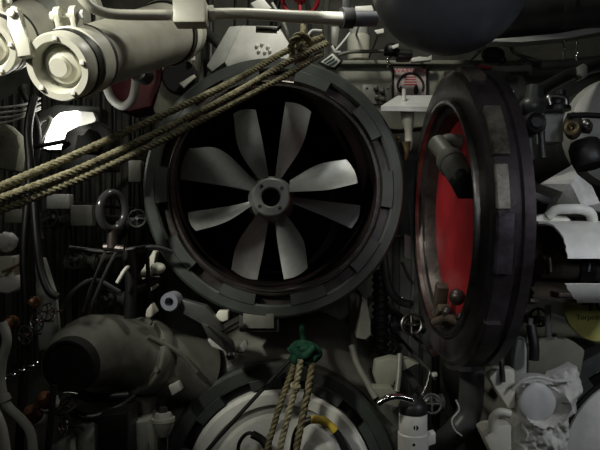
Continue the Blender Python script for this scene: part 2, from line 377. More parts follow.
part('tape', M().tube([P(x, y, LY - 0.082) for x, y in [(311, 419.6), (322, 420), (329, 424.5), (335, 430.5)]], 3.9 * lk, 12), yellowt, hs, 'yellow tape band')
sh = part('handle', M().tube([P(x, y, LY - 0.09) for x, y in [(238, 455), (239, 444), (244, 436), (250, 433), (256, 436)]], 1.8 * lk, 8).tube([P(x, y, LY - 0.09) for x, y in [(252, 434), (262, 440), (268, 450), (270, 465)]], 4 * lk, 8), black, None, 'black hooked handle at the foot of the lower white door', 'handle')
# ropes falling from the green knot
part('green_cord', M().tube([P(x, y, 1.62) for x, y in [(290, 352), (299, 345), (311, 346), (318, 353), (310, 360), (298, 360), (291, 355)]], 4.5 * lk, 10, wob=.3)
     .tube([P(x, y, 1.60) for x, y in [(292, 347), (303, 356), (315, 347)]], 3.5 * lk, 10, wob=.3).tube([P(x, y, 1.61) for x, y in [(294, 360), (304, 349), (316, 358)]], 3.2 * lk, 10, wob=.3)
     .tube([P(303, 354, 1.62), P(303, 340, 1.70), P(302, 325, 1.75)], 3 * lk, 10), greenrope, None, 'green cord knotted in a bunch at the top of the hanging ropes', 'cord')
for lab, pts, r, m in [('dark thin line slanting left from the green knot across the white door', [(296, 354, 1.63), (262, 390, 1.63), (206, 452, 1.6), (190, 475, 1.6)], 1.9, black),
                       ('leftmost twisted rope hanging from the green knot down the white door', [(297, 358, 1.63), (280, 405, 1.61), (267, 450, 1.60), (258, 490, 1.6)], 2.9, ropeold),
                       ('light twisted rope with a knot hanging in the middle under the green knot', [(301, 360, 1.60), (296, 385, 1.59), (282, 440, 1.57), (272, 490, 1.57)], 3.0, ropem),
                       ('rightmost thick brown rope hanging from the green knot', [(313, 358, 1.62), (307, 395, 1.60), (298, 440, 1.59), (290, 490, 1.59)], 3.4, ropeold)]:
    w = [P(*p) for p in pts]; mm = M()
    if r < 2: mm.tube(w, r * lk, 10)
    else: mm.rope(w, r * lk)
    if 'with a knot' in lab: mm.ball(P(295, 389, 1.585), 4.2 * lk, lump=0.3).torus(P(295.5, 386, 1.583), (0.3, -0.4, 1), 3.4 * lk, 1.8 * lk, 16, 8)
    part('rope', mm, m, None, lab, 'rope', 'ropes hanging over the lower door')

# ------------------------------------------------------------------ heavy ropes slung across the open tube
for lab, pts in [('topmost of the three tan ropes slung diagonally across the open tube', [(-25, 198, 1.08), (0, 187, 1.10), (75, 155, 1.18), (150, 121, 1.28), (230, 83, 1.40), (285, 52, 1.52), (323, 37, 1.58)]),
                 ('middle of the three tan ropes slung diagonally across the open tube', [(-25, 211, 1.07), (0, 199, 1.09), (75, 171, 1.16), (150, 136, 1.25), (230, 96, 1.37), (290, 61, 1.48), (327, 43, 1.56)]),
                 ('lowest of the three tan ropes slung diagonally across the open tube', [(-25, 221, 1.08), (0, 210, 1.10), (75, 181, 1.16), (150, 146, 1.25), (230, 105, 1.37), (290, 73, 1.48), (322, 53, 1.56)])]:
    part('rope', M().rope([P(*p) for p in pts], 4.0 * K(1.25), pitch=0.034), ropem, None, lab, 'rope', 'ropes slung across the open tube')
part('rope_knot', M().rope([P(x, y, Y) for x, y, Y in [(296, 62, 1.56), (291, 48, 1.50), (296, 37, 1.48), (304, 36, 1.5), (309, 44, 1.54), (304, 58, 1.57), (296, 60, 1.56)]], 3.6 * K(1.5))
     .rope([P(x, y, Y) for x, y, Y in [(305, 60, 1.57), (299, 47, 1.49), (301, 38, 1.50), (303, 32, 1.56), (303, 26, 1.6)]], 3.2 * K(1.5)), ropem, None, 'tan rope knot lashing the rope runs at the top of the open tube', 'knot')

# ------------------------------------------------------------------ upper left: cream cylinders
def cyl(label, c0, c1, R, loc_lab=None, recess=True, lugs=True):
    ax = (c1 - c0).normalized(); L = (c1 - c0).length
    t = thing('air_flask', label, 'cylinder', c0)
    Rb = R * 1.42
    part('body', M().lathe(c0, ax, [(R * 0.70, 0.05), (R * 1.0, 0.05), (R * 1.02, 0.11), (Rb, L), (R * 0.7, L)], 56, True), creamshade, t)
    ec = part('end_cap', M().lathe(c0, ax, [(R * 0.70, 0.012), (R * 0.78, 0.0), (R * 0.98, 0.0), (R * 1.04, 0.010), (R * 1.04, 0.036), (R * 0.70, 0.036)], 64, True), cream, t)
    u, v = perp(ax)
    for a in range(5):
        an = a * 2 * PI / 5 + 0.5; d = u * math.cos(an) + v * math.sin(an)
        part('cap_notch', M().box(c0 + d * R * 0.86 - ax * 0.001, (0.008, 0.008, 0.008), None, 0.001), cream, ec)
    part('recess_plate', M().lathe(c0, ax, [(0, 0.030), (R * 0.72, 0.030), (R * 0.72, 0.045), (0, 0.045)], 48), palegrey, t)
    part('boss', M().lathe(c0, ax, [(0, 0.004), (R * 0.28, 0.004), (R * 0.34, 0.009), (R * 0.34, 0.014), (R * 0.52, 0.018), (R * 0.56, 0.026), (R * 0.56, 0.034), (0, 0.034)], 48), cream, t)
    part('gasket', M().lathe(c0, ax, [(R * 0.9, 0.036), (R * 1.075, 0.036), (R * 1.075, 0.056), (R * 0.9, 0.056)], 56, True), black, t)
    part('clamp_band', M().lathe(c0, ax, [(R * 1.0, 0.056), (R * 1.12, 0.060), (R * 1.13, 0.104), (R * 1.0, 0.106)], 56, True), cream, t)
    part('band_gasket', M().lathe(c0, ax, [(R * 0.98, 0.105), (R * 1.12, 0.105), (R * 1.12, 0.118), (R * 0.98, 0.118)], 56, True), black, t)
    part('rear_collar', M().lathe(c0, ax, [(R * 1.2, L - 0.10), (R * 1.48, L - 0.10), (R * 1.48, L - 0.055), (R * 1.2, L - 0.055)], 56, True), cream, t)
    part('rear_gasket', M().lathe(c0, ax, [(R * 1.2, L - 0.118), (R * 1.43, L - 0.118), (R * 1.43, L - 0.101), (R * 1.2, L - 0.101)], 56, True), black, t)
    up = (AZ - ax * AZ.dot(ax)).normalized(); sd = ax.cross(up)
    c = c0 + ax * 0.078 + up * R * 1.22 + sd * (-R * 0.0)
    rot = Matrix((sd, ax, up)).transposed()
    for s in (-1, 1):
        lg = part('clamp_lug', M().box(c + ax * 0.0 + sd * s * 0.016 - up * 0.004, (0.012, 0.034, 0.036), rot, 0.005).lathe(c + sd * (s * 0.016 - 0.006) + up * 0.012, sd, [(0, 0), (0.017, 0), (0.017, 0.012), (0, 0.012)], 20), cream, t)
    part('clamp_bolt', M().lathe(c - sd * 0.034 + up * 0.012, sd, [(0, 0), (0.0085, 0), (0.0085, 0.008), (0.004, 0.009), (0.004, 0.058), (0.0085, 0.059), (0.0085, 0.068), (0, 0.068)], 6), white, t)
    return t
c0 = P(57, 68, 1.08); c1 = P(178, 30, 1.72)
cyl('large cream cylinder with recessed round end cap pointing at the camera', c0, c1, 33 * K(1.08))
c0b = P(-14, 48, 1.16); c1b = P(75, 10, 1.70)
cyl('cream cylinder cut by the left frame edge beside a larger cylinder', c0b, c1b, 29 * K(1.16))
br = thing('bracket', 'cream strap bracket with rounded bolted lug between the two cylinders', 'bracket', P(20, 40, 1.15))
part('strap', M().poly([(6, 10), (12, 5), (18, 7), (19, 22), (28, 38), (31, 55), (17, 57), (16, 42), (7, 28)], 1.06, 0.02, 0.003), cream, br)
part('bolt', M().lathe(P(12, 14, 1.06), -AY, [(0, -.002), (4 * K(1.06), -.002), (4 * K(1.06), 0.008), (0, 0.008)], 6), cream, br)
part('angled_bar', M().poly([(34, -6), (52, -8), (66, 26), (52, 29)], 1.36, 0.03, 0.004), palegrey, None, 'pale grey slanting bar behind the cream cylinders at the top', 'bar')

# white pipe along the top
wp = thing('overhead_pipe', 'white pipe running along the top over the cream cylinder with a square coupling', 'pipe', P(190, 14, 1.25))
part('pipe_run', M().tube([P(*p) for p in [(70, -22, 1.12), (84, 0, 1.14), (97, 10, 1.16), (118, 14.5, 1.19), (175, 15, 1.27), (240, 13.5, 1.35), (300, 17, 1.42), (345, 18.5, 1.48), (380, 18, 1.5)]], [0.0105, 0.0105, 0.0105, 0.0105, 0.0115, 0.0125, 0.015, 0.016, 0.016], 16), cream, wp)
part('coupling', M().box(P(191, 14, 1.28), (33 * K(1.28), 0.05, 24 * K(1.28)), None, 0.006), cream, wp)
part('coupling_nut', M().tube([P(207, 14, 1.30), P(213, 14, 1.305)], 0.019, 6), cream, wp)
part('pipe_clamp', M().tube([P(341, 18, 1.475), P(352, 18, 1.485)], 0.026, 20).box(P(346, 3, 1.48), (0.022, 0.03, 0.05), None, 0.004), darkgrey, wp, 'dark pipe clamp')
part('blue_sleeve', M().tube([P(353, 19, 1.49), P(376, 19, 1.50)], 0.019, 16), bluegrey, wp)
part('sensor_barrel', M().tube([P(256, 29, 1.42), P(277, 30, 1.42)], 0.0085, 16).tube([P(277, 30, 1.42), P(281, 26, 1.42)], 0.004, 8), steel, None, 'small grey metal barrel under the white overhead pipe', 'fitting')
# trapezoid box behind the tube
tb = thing('junction_box', 'white tapered metal box behind the top of the open tube', 'box', P(250, 60, 1.9))
part('box_front', M().poly([(241, 25), (279, 26), (292, 48), (285, 70), (232, 74), (224, 62)], 1.86, 0.10, 0.006), white, tb)
part('box_side', M().poly([(229, 26), (242, 25), (225, 62), (212, 72), (206, 66)], 1.88, 0.09, 0.006), palegrey, tb)
for x, y in [(257, 46), (262, 44), (268, 47), (259, 51), (265, 52), (270, 51)]:
    part('rivet', M().ball(P(x, y, 1.858), 0.006), white, tb)
part('wedge_block', M().poly([(250, 3), (262, -3), (272, 8), (258, 14)], 1.7, 0.05, 0.004), white, None, 'small white block above the overhead pipe at the top', 'block')
# red wheel/cable top at 300,3
rw = thing('hand_wheel', 'dark red hand wheel at the top edge beside the overhead pipe', 'hand wheel', P(303, 3, 1.8))
part('wheel_rim', M().torus(P(300, -2, 1.8), (0.2, 1, 0.5), 0.056, 0.007), red, rw)
part('wheel_hub', M().ball(P(300, -2, 1.8), 0.02).tube([P(284, -2, 1.8), P(316, -2, 1.8)], 0.006).tube([P(300, -16, 1.8), P(300, 12, 1.8)], 0.006), red, rw)

# grey globe top
g = thing('air_tank', 'large blue grey round tank end hanging at the top of the frame', 'tank', P(450, -27, 1.25))
gk = K(1.25)
part('tank_end', M().lathe(P(450, -27, 1.25) + V((0, 0, -80 * gk)), AZ, [(0, 0)] + [(80 * gk * math.sin(a * PI / 32), 80 * gk * (1 - math.cos(a * PI / 32))) for a in range(1, 17)] + [(80 * gk, 0.5), (0, 0.5)], 64), bluegrey, g)
part('tank_seam', M().torus(P(450, -32, 1.25), AZ, 80.6 * gk, 0.004, 64, 8), bluegrey, g)

# ------------------------------------------------------------------ upper left, behind the cylinders
lb = thing('glowing_white_patch', 'glaring white lit patch built as a glowing panel under the large cream cylinder', 'lamp', P(62, 130, 1.72))  # brightly lit white surface, built as a glowing fixture
part('glow_panel', M().poly([(42, 148), (48, 130), (53, 118), (60, 112), (78, 110), (80, 120), (74, 131), (68, 148)], 1.70, 0.04, 0.006), glow, lb)
part('housing', M().poly([(38, 150), (38, 112), (56, 104), (100, 106), (100, 150)], 1.745, 0.08, 0.006), darkgrey, lb)
stud(lb, 70, 130, 1.8, 0.012)
lamp('white_patch_fill', 'POINT', P(78, 118, 1.62), 0.35, (1.0, 0.98, 0.9), None, 0.02)  # added point light, brightens the pale panel next to the glowing patch
part('pale_panel', M().poly([(80, 111), (93, 112), (96, 119), (94, 124), (86, 124), (78, 131), (73, 132), (80, 120)], 1.705, 0.03, 0.003), white, lb)
vb = thing('valve_block', 'black valve block in front of the glaring white patch', 'valve', P(85, 150, 1.6))
part('body', M().poly([(60, 148), (66, 131), (76, 127), (84, 125), (97, 120), (112, 132), (112, 170), (60, 170)], 1.55, 0.08, 0.006), black, vb)
part('stem', M().tube([P(66, 141, 1.54), P(30, 148, 1.5)], 0.006, 10), black, vb)
part('bonnet', M().poly([(74, 150), (77, 134), (84, 137), (88, 128), (96, 131), (101, 140), (98, 152)], 1.53, 0.05, 0.004), deepblack, vb)
pipe('conduit', 'curved pale strap hanging left of the glaring white patch', [(36, 128, 1.65), (42, 120, 1.65), (50, 118, 1.65), (47, 128, 1.66), (40, 140, 1.66)], 2.2, olive, 'pipe')
for i, (a, b) in enumerate([(107, 102), (112, 107), (117, 111), (122, 113)]):
    pipe('cable', 'thin pale cable in the bunch at the left edge under the cream cylinders', [(-20, a + 2, 1.5), (8, a, 1.5), (26, b + 2, 1.52), (40, b - 4, 1.6)], 1.1, palegrey, 'cable', 'pale cables at the left edge', n=8)
for lab, x, pts, r in [('broad black hose falling left of the glaring white patch', 0, [(34, 96, 1.5), (28, 130, 1.48), (30, 175, 1.46), (24, 250, 1.42), (26, 330, 1.4), (18, 470, 1.38)], 4.2),
                       ('thin black hose crossing behind the broad one left of the glaring white patch', 0, [(22, 90, 1.6), (38, 130, 1.58), (34, 190, 1.55), (42, 240, 1.5)], 3),
                       ('black hose with a shiny bend beside the pale panel at left', 0, [(34, 200, 1.44), (37, 240, 1.42), (41, 270, 1.41), (49, 291, 1.4), (58, 297, 1.4)], 4)]:
    pipe('hose', lab, pts, r, black, 'hose')
part('canvas_cover', M().poly([(-20, 126), (4, 122), (17, 134), (20, 146), (16, 172), (-20, 166)], 1.6, 0.05, 0.012), canvas, None, 'dull grey canvas bundle at the left edge under the pale cables', 'cover')
rb = thing('locker', 'dark red box behind the large cream cylinder', 'box', P(138, 88, 1.95))
part('box_body', M().poly([(100, 70), (150, 62), (164, 64), (160, 84), (152, 106), (128, 112), (108, 104)], 1.93, 0.12, 0.008), darkred, rb)
pipe('conduit', 'cream U shaped pipe bend in front of the dark red box', [(101, 70, 1.70), (106, 86, 1.70), (112, 99, 1.70), (122, 106, 1.70), (131, 101, 1.70), (135, 88, 1.70), (136, 70, 1.72)], 4.2, palegrey, 'pipe')
part('knob', M().lathe(P(137, 71, 1.60), (0.2, 1, 0), [(0, 0), (9 * K(1.6), 0.002), (10 * K(1.6), 0.01), (10 * K(1.6), 0.05), (0, 0.05)], 20), darkgrey, None, 'dark round knob under the cream cylinder in front of the red box', 'knob')
cs = thing('pipe_casting', 'dull cream casting with a large black opening left of the open tube', 'casting', P(168, 90, 1.85))
part('casting_body', M().poly([(164, 34), (184, 30), (196, 40), (192, 62), (186, 88), (172, 112), (158, 120), (152, 108), (162, 80), (166, 58)], 1.90, 0.10, 0.01), canvas, cs)
part('opening', M().lathe(P(179, 76, 1.88), (0, 1, 0), [(0, 0), (16 * K(1.88), 0), (18 * K(1.88), 0.01), (18 * K(1.88), 0.03), (0, 0.03)], 32), deepblack, cs)  # black disc standing in for the shade inside a hole
part('tab', M().poly([(179, 83), (189, 78), (194, 74), (196, 77), (190, 82), (184, 88)], 1.86, 0.015, 0.002), cream, cs)
part('white_strip', M().poly([(190, 40), (194, 39), (195, 60), (191, 61)], 1.86, 0.012, 0.002), white, cs)
for lab, pts, r, m in [('grey pipe standing behind the casting left of the white tapered box', [(203, 30, 2.1), (205, 60, 2.1), (200, 90, 2.1)], 4, olive),
                       ('dark pipe slanting behind the white tapered box', [(196, 25, 2.2), (220, 45, 2.0), (232, 60, 1.985)], 5, darkgrey),
                       ('pale thin pipe slanting up behind the overhead pipe at top centre', [(272, 3, 1.9), (283, 22, 1.9), (290, 40, 1.9)], 1.6, palegrey)]:
    pipe('pipe', lab, pts, r, m)

# ------------------------------------------------------------------ left middle
er = thing('eye_ring', 'shiny steel eye ring on a shank below the slung ropes', 'ring', P(112, 238, 1.5))
part('ring', M().tube([P(112 + 12.5 * math.cos(a * PI / 12), 211 + 18 * math.sin(a * PI / 12), 1.5 + 0.03 * math.cos(a * PI / 12)) for a in range(24)], 4.2 * K(1.5), 12, True, 2), ringsteel, er)
part('shank', M().tube([P(112, 228, 1.5), P(112, 248, 1.5)], [0.011, 0.014], 14).tube([P(104, 247, 1.5), P(124, 249, 1.5)], 0.01, 10), darksteel, er)
for lab, (a, b, c, d), m in [('small dim plate just below the ropes at left', (46, 194, 69, 209), palegrey), ('dull pale block at the left edge below the ropes', (4, 209, 26, 223), beamgreen),
                             ('dim pale bracket plate left of the ring below the ropes', (70, 205, 92, 226), olive), ('dim plate on the bulkhead beside the left rim of the open tube', (128, 160, 141, 182), olive)]:
    part('plate', M().pbox(a, b, c, d, 1.75, 0.04, 0.004), m, None, lab, 'plate')
    stud(COL.objects[-1], (a + c) / 2, (b + d) / 2, 1.77)
wc = thing('valve', 'cluster of white valve bodies at the left frame edge', 'valve', P(8, 290, 1.5))
part('bonnet', M().ball(P(7, 242, 1.5), 10 * K(1.5), lump=.15).tube([P(-10, 240, 1.5), P(8, 241, 1.5)], 0.018), white, wc)
part('body', M().pbox(-8, 257, 13, 277, 1.48, 0.06, 0.006).tube([P(4, 262, 1.5), P(24, 259, 1.52)], 0.013), cream, wc)
part('cover', M().poly([(-10, 281), (4, 276), (10, 279), (14, 274), (22, 280), (19, 289), (8, 294), (-10, 292)], 1.47, 0.05, 0.008), white, wc)
part('rod', M().tube([P(2, 272, 1.46), P(26, 262, 1.5)], 0.004), brass, wc)
part('panel', M().poly([(34, 258), (42, 258), (54, 296), (58, 345), (38, 352), (36, 300)], 1.62, 0.03, 0.004), palegrey, None, 'tall narrow pale panel behind the small hand wheels', 'panel')
def handwheel(label, px, py, Y, r, ax, m, group=None, spokes=5):
    o = P(px, py, Y); rr = r * K(Y); ax = V(ax).normalized(); u, v = perp(ax)
    t = thing('hand_wheel', label, 'hand wheel', o, group)
    part('wheel_rim', M().torus(o, ax, rr, rr * 0.13, 28, 8), m, t)
    for i in range(spokes):
        d = u * math.cos(2 * PI * i / spokes) + v * math.sin(2 * PI * i / spokes)
        part('spoke', M().tube([o + d * rr * 0.2, o + d * rr * 0.95], rr * 0.09, 6), m, t)
    part('hub', M().lathe(o - ax * rr * .2, ax, [(0, 0), (rr * 0.24, 0), (rr * 0.28, rr * .1), (rr * 0.28, rr * .4), (0, rr * .4)], 14), m, t)
    part('stem', M().tube([o, o + ax * rr * 2.2], rr * 0.12, 8), darksteel, t)
    return t
WX = (0.45, 1, -0.1)
handwheel('topmost of three small polished hand wheels at left', 48, 312, 1.40, 8.5, WX, chrome, 'polished hand wheels at left')
handwheel('middle of three small polished hand wheels at left', 37, 322, 1.38, 9, WX, chrome, 'polished hand wheels at left')
handwheel('lowest of three small polished hand wheels at left', 25, 335, 1.36, 9, WX, chrome, 'polished hand wheels at left')
for i, (lab, x, y, r) in enumerate([('brown valve bonnet left of the topmost small hand wheel', 35, 302, 6), ('brown valve bonnet beside the lowest small hand wheel', 12, 322, 7)]):
    part('valve_bonnet', M().lathe(P(x, y, 1.44), (0.3, -1, 0.1), [(0, 0), (r * K(1.44), 0), (r * K(1.44), 0.03), (r * .6 * K(1.44), 0.05), (0, 0.052)], 16), copper, None, lab, 'valve')
for lab, pts, r, m in [('thin rod slanting down from the ring shank, left of two', [(106, 250, 1.55), (97, 272, 1.55), (82, 312, 1.55)], 1.6, steel),
                       ('thin dark rod slanting down from the ring shank, right of two', [(116, 252, 1.56), (104, 276, 1.56), (88, 314, 1.56)], 1.8, darkgrey),
                       ('dark horizontal pipe behind the ring shank', [(70, 248, 1.6), (110, 252, 1.6), (150, 247, 1.6), (172, 252, 1.62)], 2.6, black),
                       ('dark upright post under the ring', [(128, 250, 1.58), (131, 280, 1.58), (130, 318, 1.58)], 6, black),
                       ('dark curved pipe rising left of the elbow duct', [(62, 310, 1.6), (75, 290, 1.6), (95, 280, 1.62), (120, 292, 1.64)], 2.4, darkgrey)]:
    pipe('pipe', lab, pts, r, m)
part('lever', M().tube([P(129, 266, 1.575), P(124, 271, 1.53), P(117, 283, 1.52)], 0.005, 8, k=4), white, None, 'tiny white lever in front of the dark post under the ring', 'lever')
cb = thing('valve', 'cream valve knob cluster left of the lower rim of the open tube', 'valve', P(155, 275, 1.72))
part('knob', M().ball(P(158, 268, 1.66), 7.5 * K(1.66), sc=(1, 1, .75)), cream, cb)
part('body', M().poly([(140, 272), (148, 262), (153, 250), (157, 252), (154, 262), (150, 276), (142, 280)], 1.70, 0.04, 0.004), cream, cb)
part('foot', M().poly([(146, 310), (152, 303), (157, 312), (150, 318), (145, 317)], 1.68, 0.03, 0.004), cream, cb)
part('lug', M().poly([(150, 288), (157, 284), (157, 287), (151, 291)], 1.68, 0.02, 0.002), cream, cb)
part('cage', M().tube([P(147, 246, 1.63), P(149, 296, 1.63)], 0.006, 8).tube([P(138, 276, 1.63), P(160, 277, 1.63)], 0.004, 8), black, cb)

# latch gear under the tube
lg = thing('latch_lever', 'grey steel latch lever with an eye end below the left of the open tube', 'lever', P(168, 302, 1.58))
part('eye', M().lathe(P(169, 302, 1.56), (0.15, 1, 0), [(4.5 * K(1.56), 0), (9 * K(1.56), 0), (9.5 * K(1.56), 0.008), (9.5 * K(1.56), 0.04), (4.5 * K(1.56), 0.04)], 24, True), bluegrey, lg)
part('arm', M().poly([(177, 298), (206, 306), (214, 316), (224, 330), (218, 336), (202, 322), (180, 314)], 1.58, 0.035, 0.005), darkgrey, lg)
part('link', M().poly([(200, 322), (212, 326), (232, 342), (236, 352), (230, 358), (222, 346), (208, 338)], 1.56, 0.03, 0.005), darkgrey, lg)
part('link_pin', M().lathe(P(231, 355, 1.54), -AY, [(0, 0), (4 * K(1.54), 0), (4 * K(1.54), 0.02), (2 * K(1.54), 0.024), (0, 0.024)], 14), chrome, lg)
part('rod', M().tube([P(208, 326, 1.53), P(222, 340, 1.53), P(229, 352, 1.53)], 0.003, 8), steel, lg)
part('stop_block', M().poly([(214, 319), (218, 311), (228, 311), (228, 320), (223, 322)], 1.60, 0.03, 0.003), cream, None, 'small bright cream block touching the lower rim of the open tube', 'block')
part('stop_block', M().poly([(207, 340), (212, 338), (228, 346), (226, 352), (212, 347)], 1.62, 0.03, 0.003), palegrey, None, 'pale bar behind the latch lever above the lower tube', 'block')
part('cleat', M().poly([(240, 345), (246, 340), (248, 346), (244, 352), (238, 352)], 1.60, 0.02, 0.002), palegrey, None, 'small pale cleat right of the shiny latch pin', 'cleat')

# ------------------------------------------------------------------ elbow duct
ek = K(1.55)
ed = thing('elbow_duct', 'olive grey elbow duct with a black round mouth left of the lower tube', 'duct', P(68, 395, 1.45))
part('elbow', M().tube([P(*p) for p in [(70, 365, 1.44), (78, 358, 1.50), (92, 351, 1.57), (112, 350, 1.64), (146, 357, 1.72)]], [28 * K(1.44), 32 * K(1.5), 36 * K(1.57), 35 * K(1.64), 33 * K(1.72)], 40, k=8), olive, ed)
part('mouth_cap', M().lathe(P(67.5, 367, 1.412), (0.10, 1, 0.06), [(0, 0.008), (23.5 * K(1.4), 0.006), (24 * K(1.4), 0.0), (27 * K(1.4), 0), (28.5 * K(1.4), 0.006), (29 * K(1.4), 0.03), (0, 0.03)], 48), deepblack, ed)
fa = (P(150, 358, 1.75) - P(125, 354, 1.67)).normalized()
fl = part('flange', M().lathe(P(136, 355, 1.69), fa, [(30 * ek, 0), (41 * ek, 0), (42 * ek, 0.004), (42 * ek, 0.044), (41 * ek, 0.048), (30 * ek, 0.038)], 48, True), olive, ed)
part('pipe_run', M().tube([P(*p) for p in [(140, 356, 1.70), (165, 362, 1.76), (200, 372, 1.84)]], [36 * ek, 38 * ek, 38 * ek], 40), olive, ed)
fu, fv = perp(fa)
for i in range(8):
    an = i * PI / 4 + .3; d = fu * math.cos(an) + fv * math.sin(an)
    part('bolt', M().lathe(P(136, 355, 1.69) + d * 38.5 * ek, -fa, [(0, -0.002), (3.4 * ek, -0.002), (3.4 * ek, 0.007), (0, 0.007)], 6), olive, fl)
part('rib', M().tube([P(148, 336, 1.63), P(178, 352, 1.67), P(196, 372, 1.70)], 0.007, 10), olive, ed)
part('lug', M().poly([(168, 386), (178, 382), (182, 390), (172, 396)], 1.66, 0.03, 0.003), palegrey, ed)

# ------------------------------------------------------------------ lower left
pipe('conduit', 'cream conduit snaking down the left frame edge', [(2, 322, 1.2), (7, 340, 1.2), (2, 362, 1.2), (1, 385, 1.2), (7, 405, 1.2), (22, 420, 1.2), (31, 434, 1.2), (34, 460, 1.2)], 4.6, palegrey, 'pipe')
part('pipe_collar', M().tube([P(3.0, 395, 1.2), P(5.5, 401, 1.2)], 0.0125, 14), palegrey, None, 'collar on the cream conduit at the left edge', 'collar')
pipe('pipe', 'second cream conduit at the lower left corner', [(-6, 410, 1.25), (2, 430, 1.25), (8, 470, 1.25)], 5, palegrey, 'pipe')
for lab, x, y, r in [('upper of two copper brown bell valves at lower left', 43, 397, 8), ('lower of two copper brown bell valves at lower left', 30, 411, 8.5)]:
    t = thing('bell_valve', lab, 'valve', P(x, y, 1.38), 'copper bell valves'); q = r * K(1.38)
    part('bell', M().lathe(P(x, y, 1.36), (0.25, 1, -0.9), [(0, -q * .55), (q * .6, -q * .35), (q, q * 0.3), (q * 1.05, q * 0.8), (q * 0.5, q * 1.6), (q * .5, q * 2.6), (0, q * 2.6)], 24), copper, t)
    part('collar', M().lathe(P(x, y, 1.36), (0.25, 1, -0.9), [(q * .5, q * 1.4), (q * 1.2, q * 1.4), (q * 1.2, q * 1.9), (q * .5, q * 1.9)], 24, True), palegrey, t)
ch = M()
for i in range(7):
    c = P(8 + i * 4.6, 377 - i * 2.2, 1.38); ch.tube([c + V((0.008 * math.cos(a * PI / 4), (0.004 * math.sin(a * PI / 4) if i % 2 else 0), 0 if i % 2 else 0.005 * math.sin(a * PI / 4))) for a in range(8)], 0.0019, 6, True, 2)
part('chain', ch, chrome, None, 'short shiny chain crossing behind the cream conduit at lower left', 'chain')
handwheel('tilted polished hand wheel just below the black duct mouth', 66, 406, 1.42, 11, (0.3, 0.6, -1), steel)
handwheel('polished hand wheel low in the corner below the black duct mouth', 63, 427, 1.40, 9, (0.9, 0.8, -0.3), chrome)
for lab, pts, r, m in [('black bar running down left of the two low hand wheels', [(54, 385, 1.36), (51, 420, 1.35), (46, 470, 1.34)], 3.2, black),
                       ('black horizontal pipe under the elbow duct', [(75, 392, 1.55), (95, 398, 1.55), (128, 396, 1.58)], 5, black),
                       ('lower black pipe curving under the elbow duct', [(72, 412, 1.5), (90, 418, 1.5), (118, 408, 1.55), (135, 396, 1.58)], 4, black),
                       ('thin shiny rod over the tilted hand wheel', [(56, 399, 1.39), (64, 393, 1.39), (78, 394, 1.4)], 1.3, steel)]:
    pipe('pipe', lab, pts, r, m)
for lab, pts, Y, d, m in [('pale grey box at the bottom edge below the low hand wheels', [(70, 425), (94, 422), (96, 470), (69, 470)], 1.50, .10, palegrey),
                          ('tall black block at the bottom edge between two pale boxes', [(97, 416), (127, 412), (128, 470), (97, 470)], 1.48, .10, black),
                          ('pale grey box at the bottom edge left of the glass bulb', [(128, 423), (148, 421), (149, 470), (128, 470)], 1.56, .10, palegrey),
                          ('grey casting above the right pale box under the elbow duct', [(121, 405), (134, 402), (150, 404), (149, 420), (127, 422)], 1.62, .08, olive),
                          ('pale strip in the bottom left corner beside the black bar', [(48, 448), (58, 442), (71, 440), (71, 470), (48, 470)], 1.46, .05, palegrey)]:
    part('box', M().poly(pts, Y, d, 0.005), m, None, lab, 'box')
gb = thing('caged_lamp', 'dull unlit glass bulb on a round holder left of the lower tube', 'lamp', P(163, 420, 1.55))
part('bulb', M().lathe(P(163, 413, 1.54), (0.05, -0.1, -1), [(0, -0.004), (8 * K(1.54), 0.0), (10.5 * K(1.54), 0.016), (10.5 * K(1.54), 0.030), (8 * K(1.54), 0.045), (5 * K(1.54), 0.06), (0, 0.062)], 28), palegrey, gb)
part('holder', M().lathe(P(163, 413, 1.54), (0.05, -0.1, -1), [(9 * K(1.54), 0.012), (11.6 * K(1.54), 0.012), (11.6 * K(1.54), 0.022), (9 * K(1.54), 0.022)], 28, True), cream, gb)
part('socket', M().lathe(P(163, 412, 1.54), (0.05, -0.1, -1), [(0, -0.012), (4 * K(1.54), -0.012), (4.5 * K(1.54), 0.004), (0, 0.004)], 16), darkgrey, gb)
part('stand', M().tube([P(163, 428, 1.57), P(163, 470, 1.6)], 0.014, 12), darkgrey, gb)

# ------------------------------------------------------------------ top centre and right, behind
bm_ = thing('beam', 'broad grey green beam crossing behind the tube and the open door', 'beam', P(480, 112, 2.2))
part('web', M().poly([(326, 62), (700, 70), (700, 118), (470, 122), (402, 130), (380, 128), (352, 112), (330, 90)], 2.16, 0.10, 0.006), beamgreen, bm_)
part('beam_flange', M().pbox(326, 60, 700, 64, 2.13, 0.14, 0.003), beamgreen, bm_)
vp = thing('switch_plate', 'grey plate with two knobs on the beam left of the warning sign', 'plate', P(380, 100, 2.15))
part('plate', M().pbox(362, 84, 392, 104, 2.145, 0.014, 0.003), olive, vp)
for x, y in [(376, 89), (382, 92), (377, 98), (383, 100)]:
    part('knob', M().lathe(P(x, y, 2.145), -AY, [(0, 0), (2.6 * K(2.14), 0), (2.2 * K(2.14), 0.02), (0, 0.022)], 14), darkgrey, vp)
part('screw', M().ball(P(367, 88, 2.145), 0.005).ball(P(388, 88, 2.145), 0.005).ball(P(367, 101, 2.145), 0.005), steel, vp)
SY = 2.14
sg = thing('warning_sign', 'small white WARNING sign with a black headset symbol above the bright metal cap', 'sign', P(410, 98, SY))
part('sign_frame', M().pbox(392.5, 66.5, 428, 99, SY, 0.014, 0.001), ink, sg)
part('sign_panel', M().pbox(394.5, 68.5, 426, 98, SY - 0.002, 0.012, 0.0005), signpink, sg)
text_mesh('warning_text', 'WARNING', 6.6 * K(SY), P(410.3, 70.9, SY - 0.003), signred, sg, 1.05)
